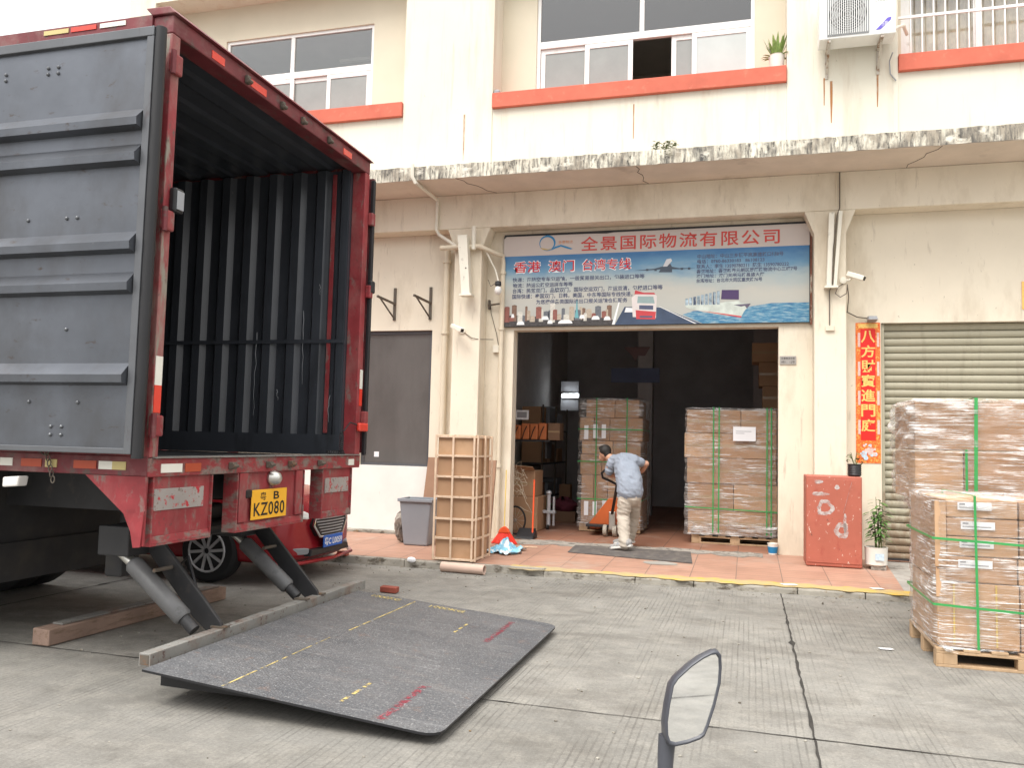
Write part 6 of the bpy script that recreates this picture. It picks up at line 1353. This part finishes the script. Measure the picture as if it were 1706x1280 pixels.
letter('plate_text', '粤C L0059', m_whiteink, pn, YC-.2, YC+.2, .365, .455, '+x', XF+.0315, .02)
for dx in (.95, 3.65):
    for s_ in (-1, 1):
        y = YC+s_*.82; w_ = MB().lathe((XF-dx, y-.1, .335), [(.2, 0), (.30, .0), (.33, .03), (.335, .1), (.33, .17), (.30, .2), (.2, .2)], 36, 1).build('wheel', m_tyre, cx, smooth=True)
        yo = y+s_*.122; MB().lathe((XF-dx, y+s_*.06-.01, .335), [(.02, 0), (.215, .0), (.215, .02), (.02, .02)], 28, 1).build('hub_plate', m_black, w_)
        mb = MB()
        for k in range(10): a = 6.2832*k/10; mb.bar((XF-dx+.03*math.cos(a), yo-s_*.012, .335+.03*math.sin(a)), (XF-dx+.21*math.cos(a+.1), yo-s_*.012, .335+.21*math.sin(a+.1)), .014, .03, (math.cos(a+1.57), 0, math.sin(a+1.57)))
        mb.tube([(XF-dx+.215*math.cos(t), yo-s_*.01, .335+.215*math.sin(t)) for t in [6.2832*i/28 for i in range(29)]], .012, 6); mb.build('rim', m_rim, w_, smooth=True)
for s_ in (-1, 1):
    MB().ball((XF-1.55, YC+s_*.98, 1.05), (.09, .1, .07)).build('wing_mirror', m_carpaint, cx, smooth=True)

# ================================================================== SCOOTER MIRROR IN FRONT OF THE CAMERA
sm = thing('motor_scooter', 'dark grey scooter rear-view mirror on its stem at bottom edge', 'scooter', (.0, 1.1, 0))
mc = Vector((-.07, 1.10, 1.232)); mx = Vector((.94038, .34014, 0)); mz = Vector((-.01699, .04698, .99875)); mn = Vector((.33971, -.9392, .04996))
OUT = [(0.0297, 0.0596), (0.0368, 0.0604), (0.0407, 0.0552), (0.0413, 0.0404), (0.0396, 0.0204), (0.0323, -0.0076), (0.0228, -0.0347), (0.0181, -0.0449), (0.0119, -0.0493), (-0.0028, -0.0543), (-0.0205, -0.0579), (-0.0282, -0.0558), (-0.0312, -0.0478), (-0.032, -0.0297), (-0.0289, -0.0078), (-0.0234, 0.0178), (-0.0172, 0.0267), (0.0015, 0.0431), (0.0172, 0.0536)]
def mp(u, v, d): return mc+mx*u+mz*v-mn*d
ctr = (sum(p[0] for p in OUT)/len(OUT), sum(p[1] for p in OUT)/len(OUT))
def ring(k, d, off=(0, 0)): return [mp(ctr[0]+(u-ctr[0])*k+off[0], ctr[1]+(v-ctr[1])*k+off[1], d) for u, v in OUT]
mb = MB(); n = len(OUT)
for R_ in (ring(.90, -.001), ring(.925, -.006), ring(.98, -.006), ring(1.0, 0), ring(1.0, .008, (.0, 0)), ring(.97, .022, (.0, -.003)), ring(.78, .042, (-.001, -.008)), ring(.36, .05, (-.002, -.012))): mb.v += R_
mb.f += [[j*n+i, j*n+(i+1) % n, (j+1)*n+(i+1) % n, (j+1)*n+i] for j in range(7) for i in range(n)]+[list(range(7*n, 8*n))]
mb.build('mirror_housing', m_mirrorhous, sm, smooth=2)
MB().add(ring(.915, -.0025), [tuple(range(n))]).build('mirror_glass', m_mirror, sm)
MB().tube([mp(-.0235, -.05, .018), mp(-.026, -.075, .017), mp(-.0285, -.10, .012), mp(-.03, -.14, .01), mp(-.03, -.20, .0)], [.0115, .0105, .0095, .0085, .008], 14).build('mirror_stem', m_mirrorhous, sm, smooth=True)
q = mp(-.03, -.20, .0)
MB().tube([(q.x+.10, q.y-.06, q.z-.03), (q.x, q.y, q.z-.005), (q.x-.15, q.y+.05, q.z-.02), (q.x-.32, q.y+.10, q.z-.05)], .014, 12).build('handlebar', m_blackplas, sm, smooth=True)
MB().tube([(q.x-.32, q.y+.10, q.z-.05), (q.x-.33, q.y+.25, .6), (q.x-.34, q.y+.42, .26)], .03, 12).build('steering_column', m_blackplas, sm, smooth=True)
MB().lathe((q.x-.34, q.y+.42, .25), [(.14, -.05), (.22, -.05), (.25, -.02), (.25, .02), (.22, .05), (.14, .05)], 28, 0).build('front_wheel', m_tyre, sm, smooth=True)
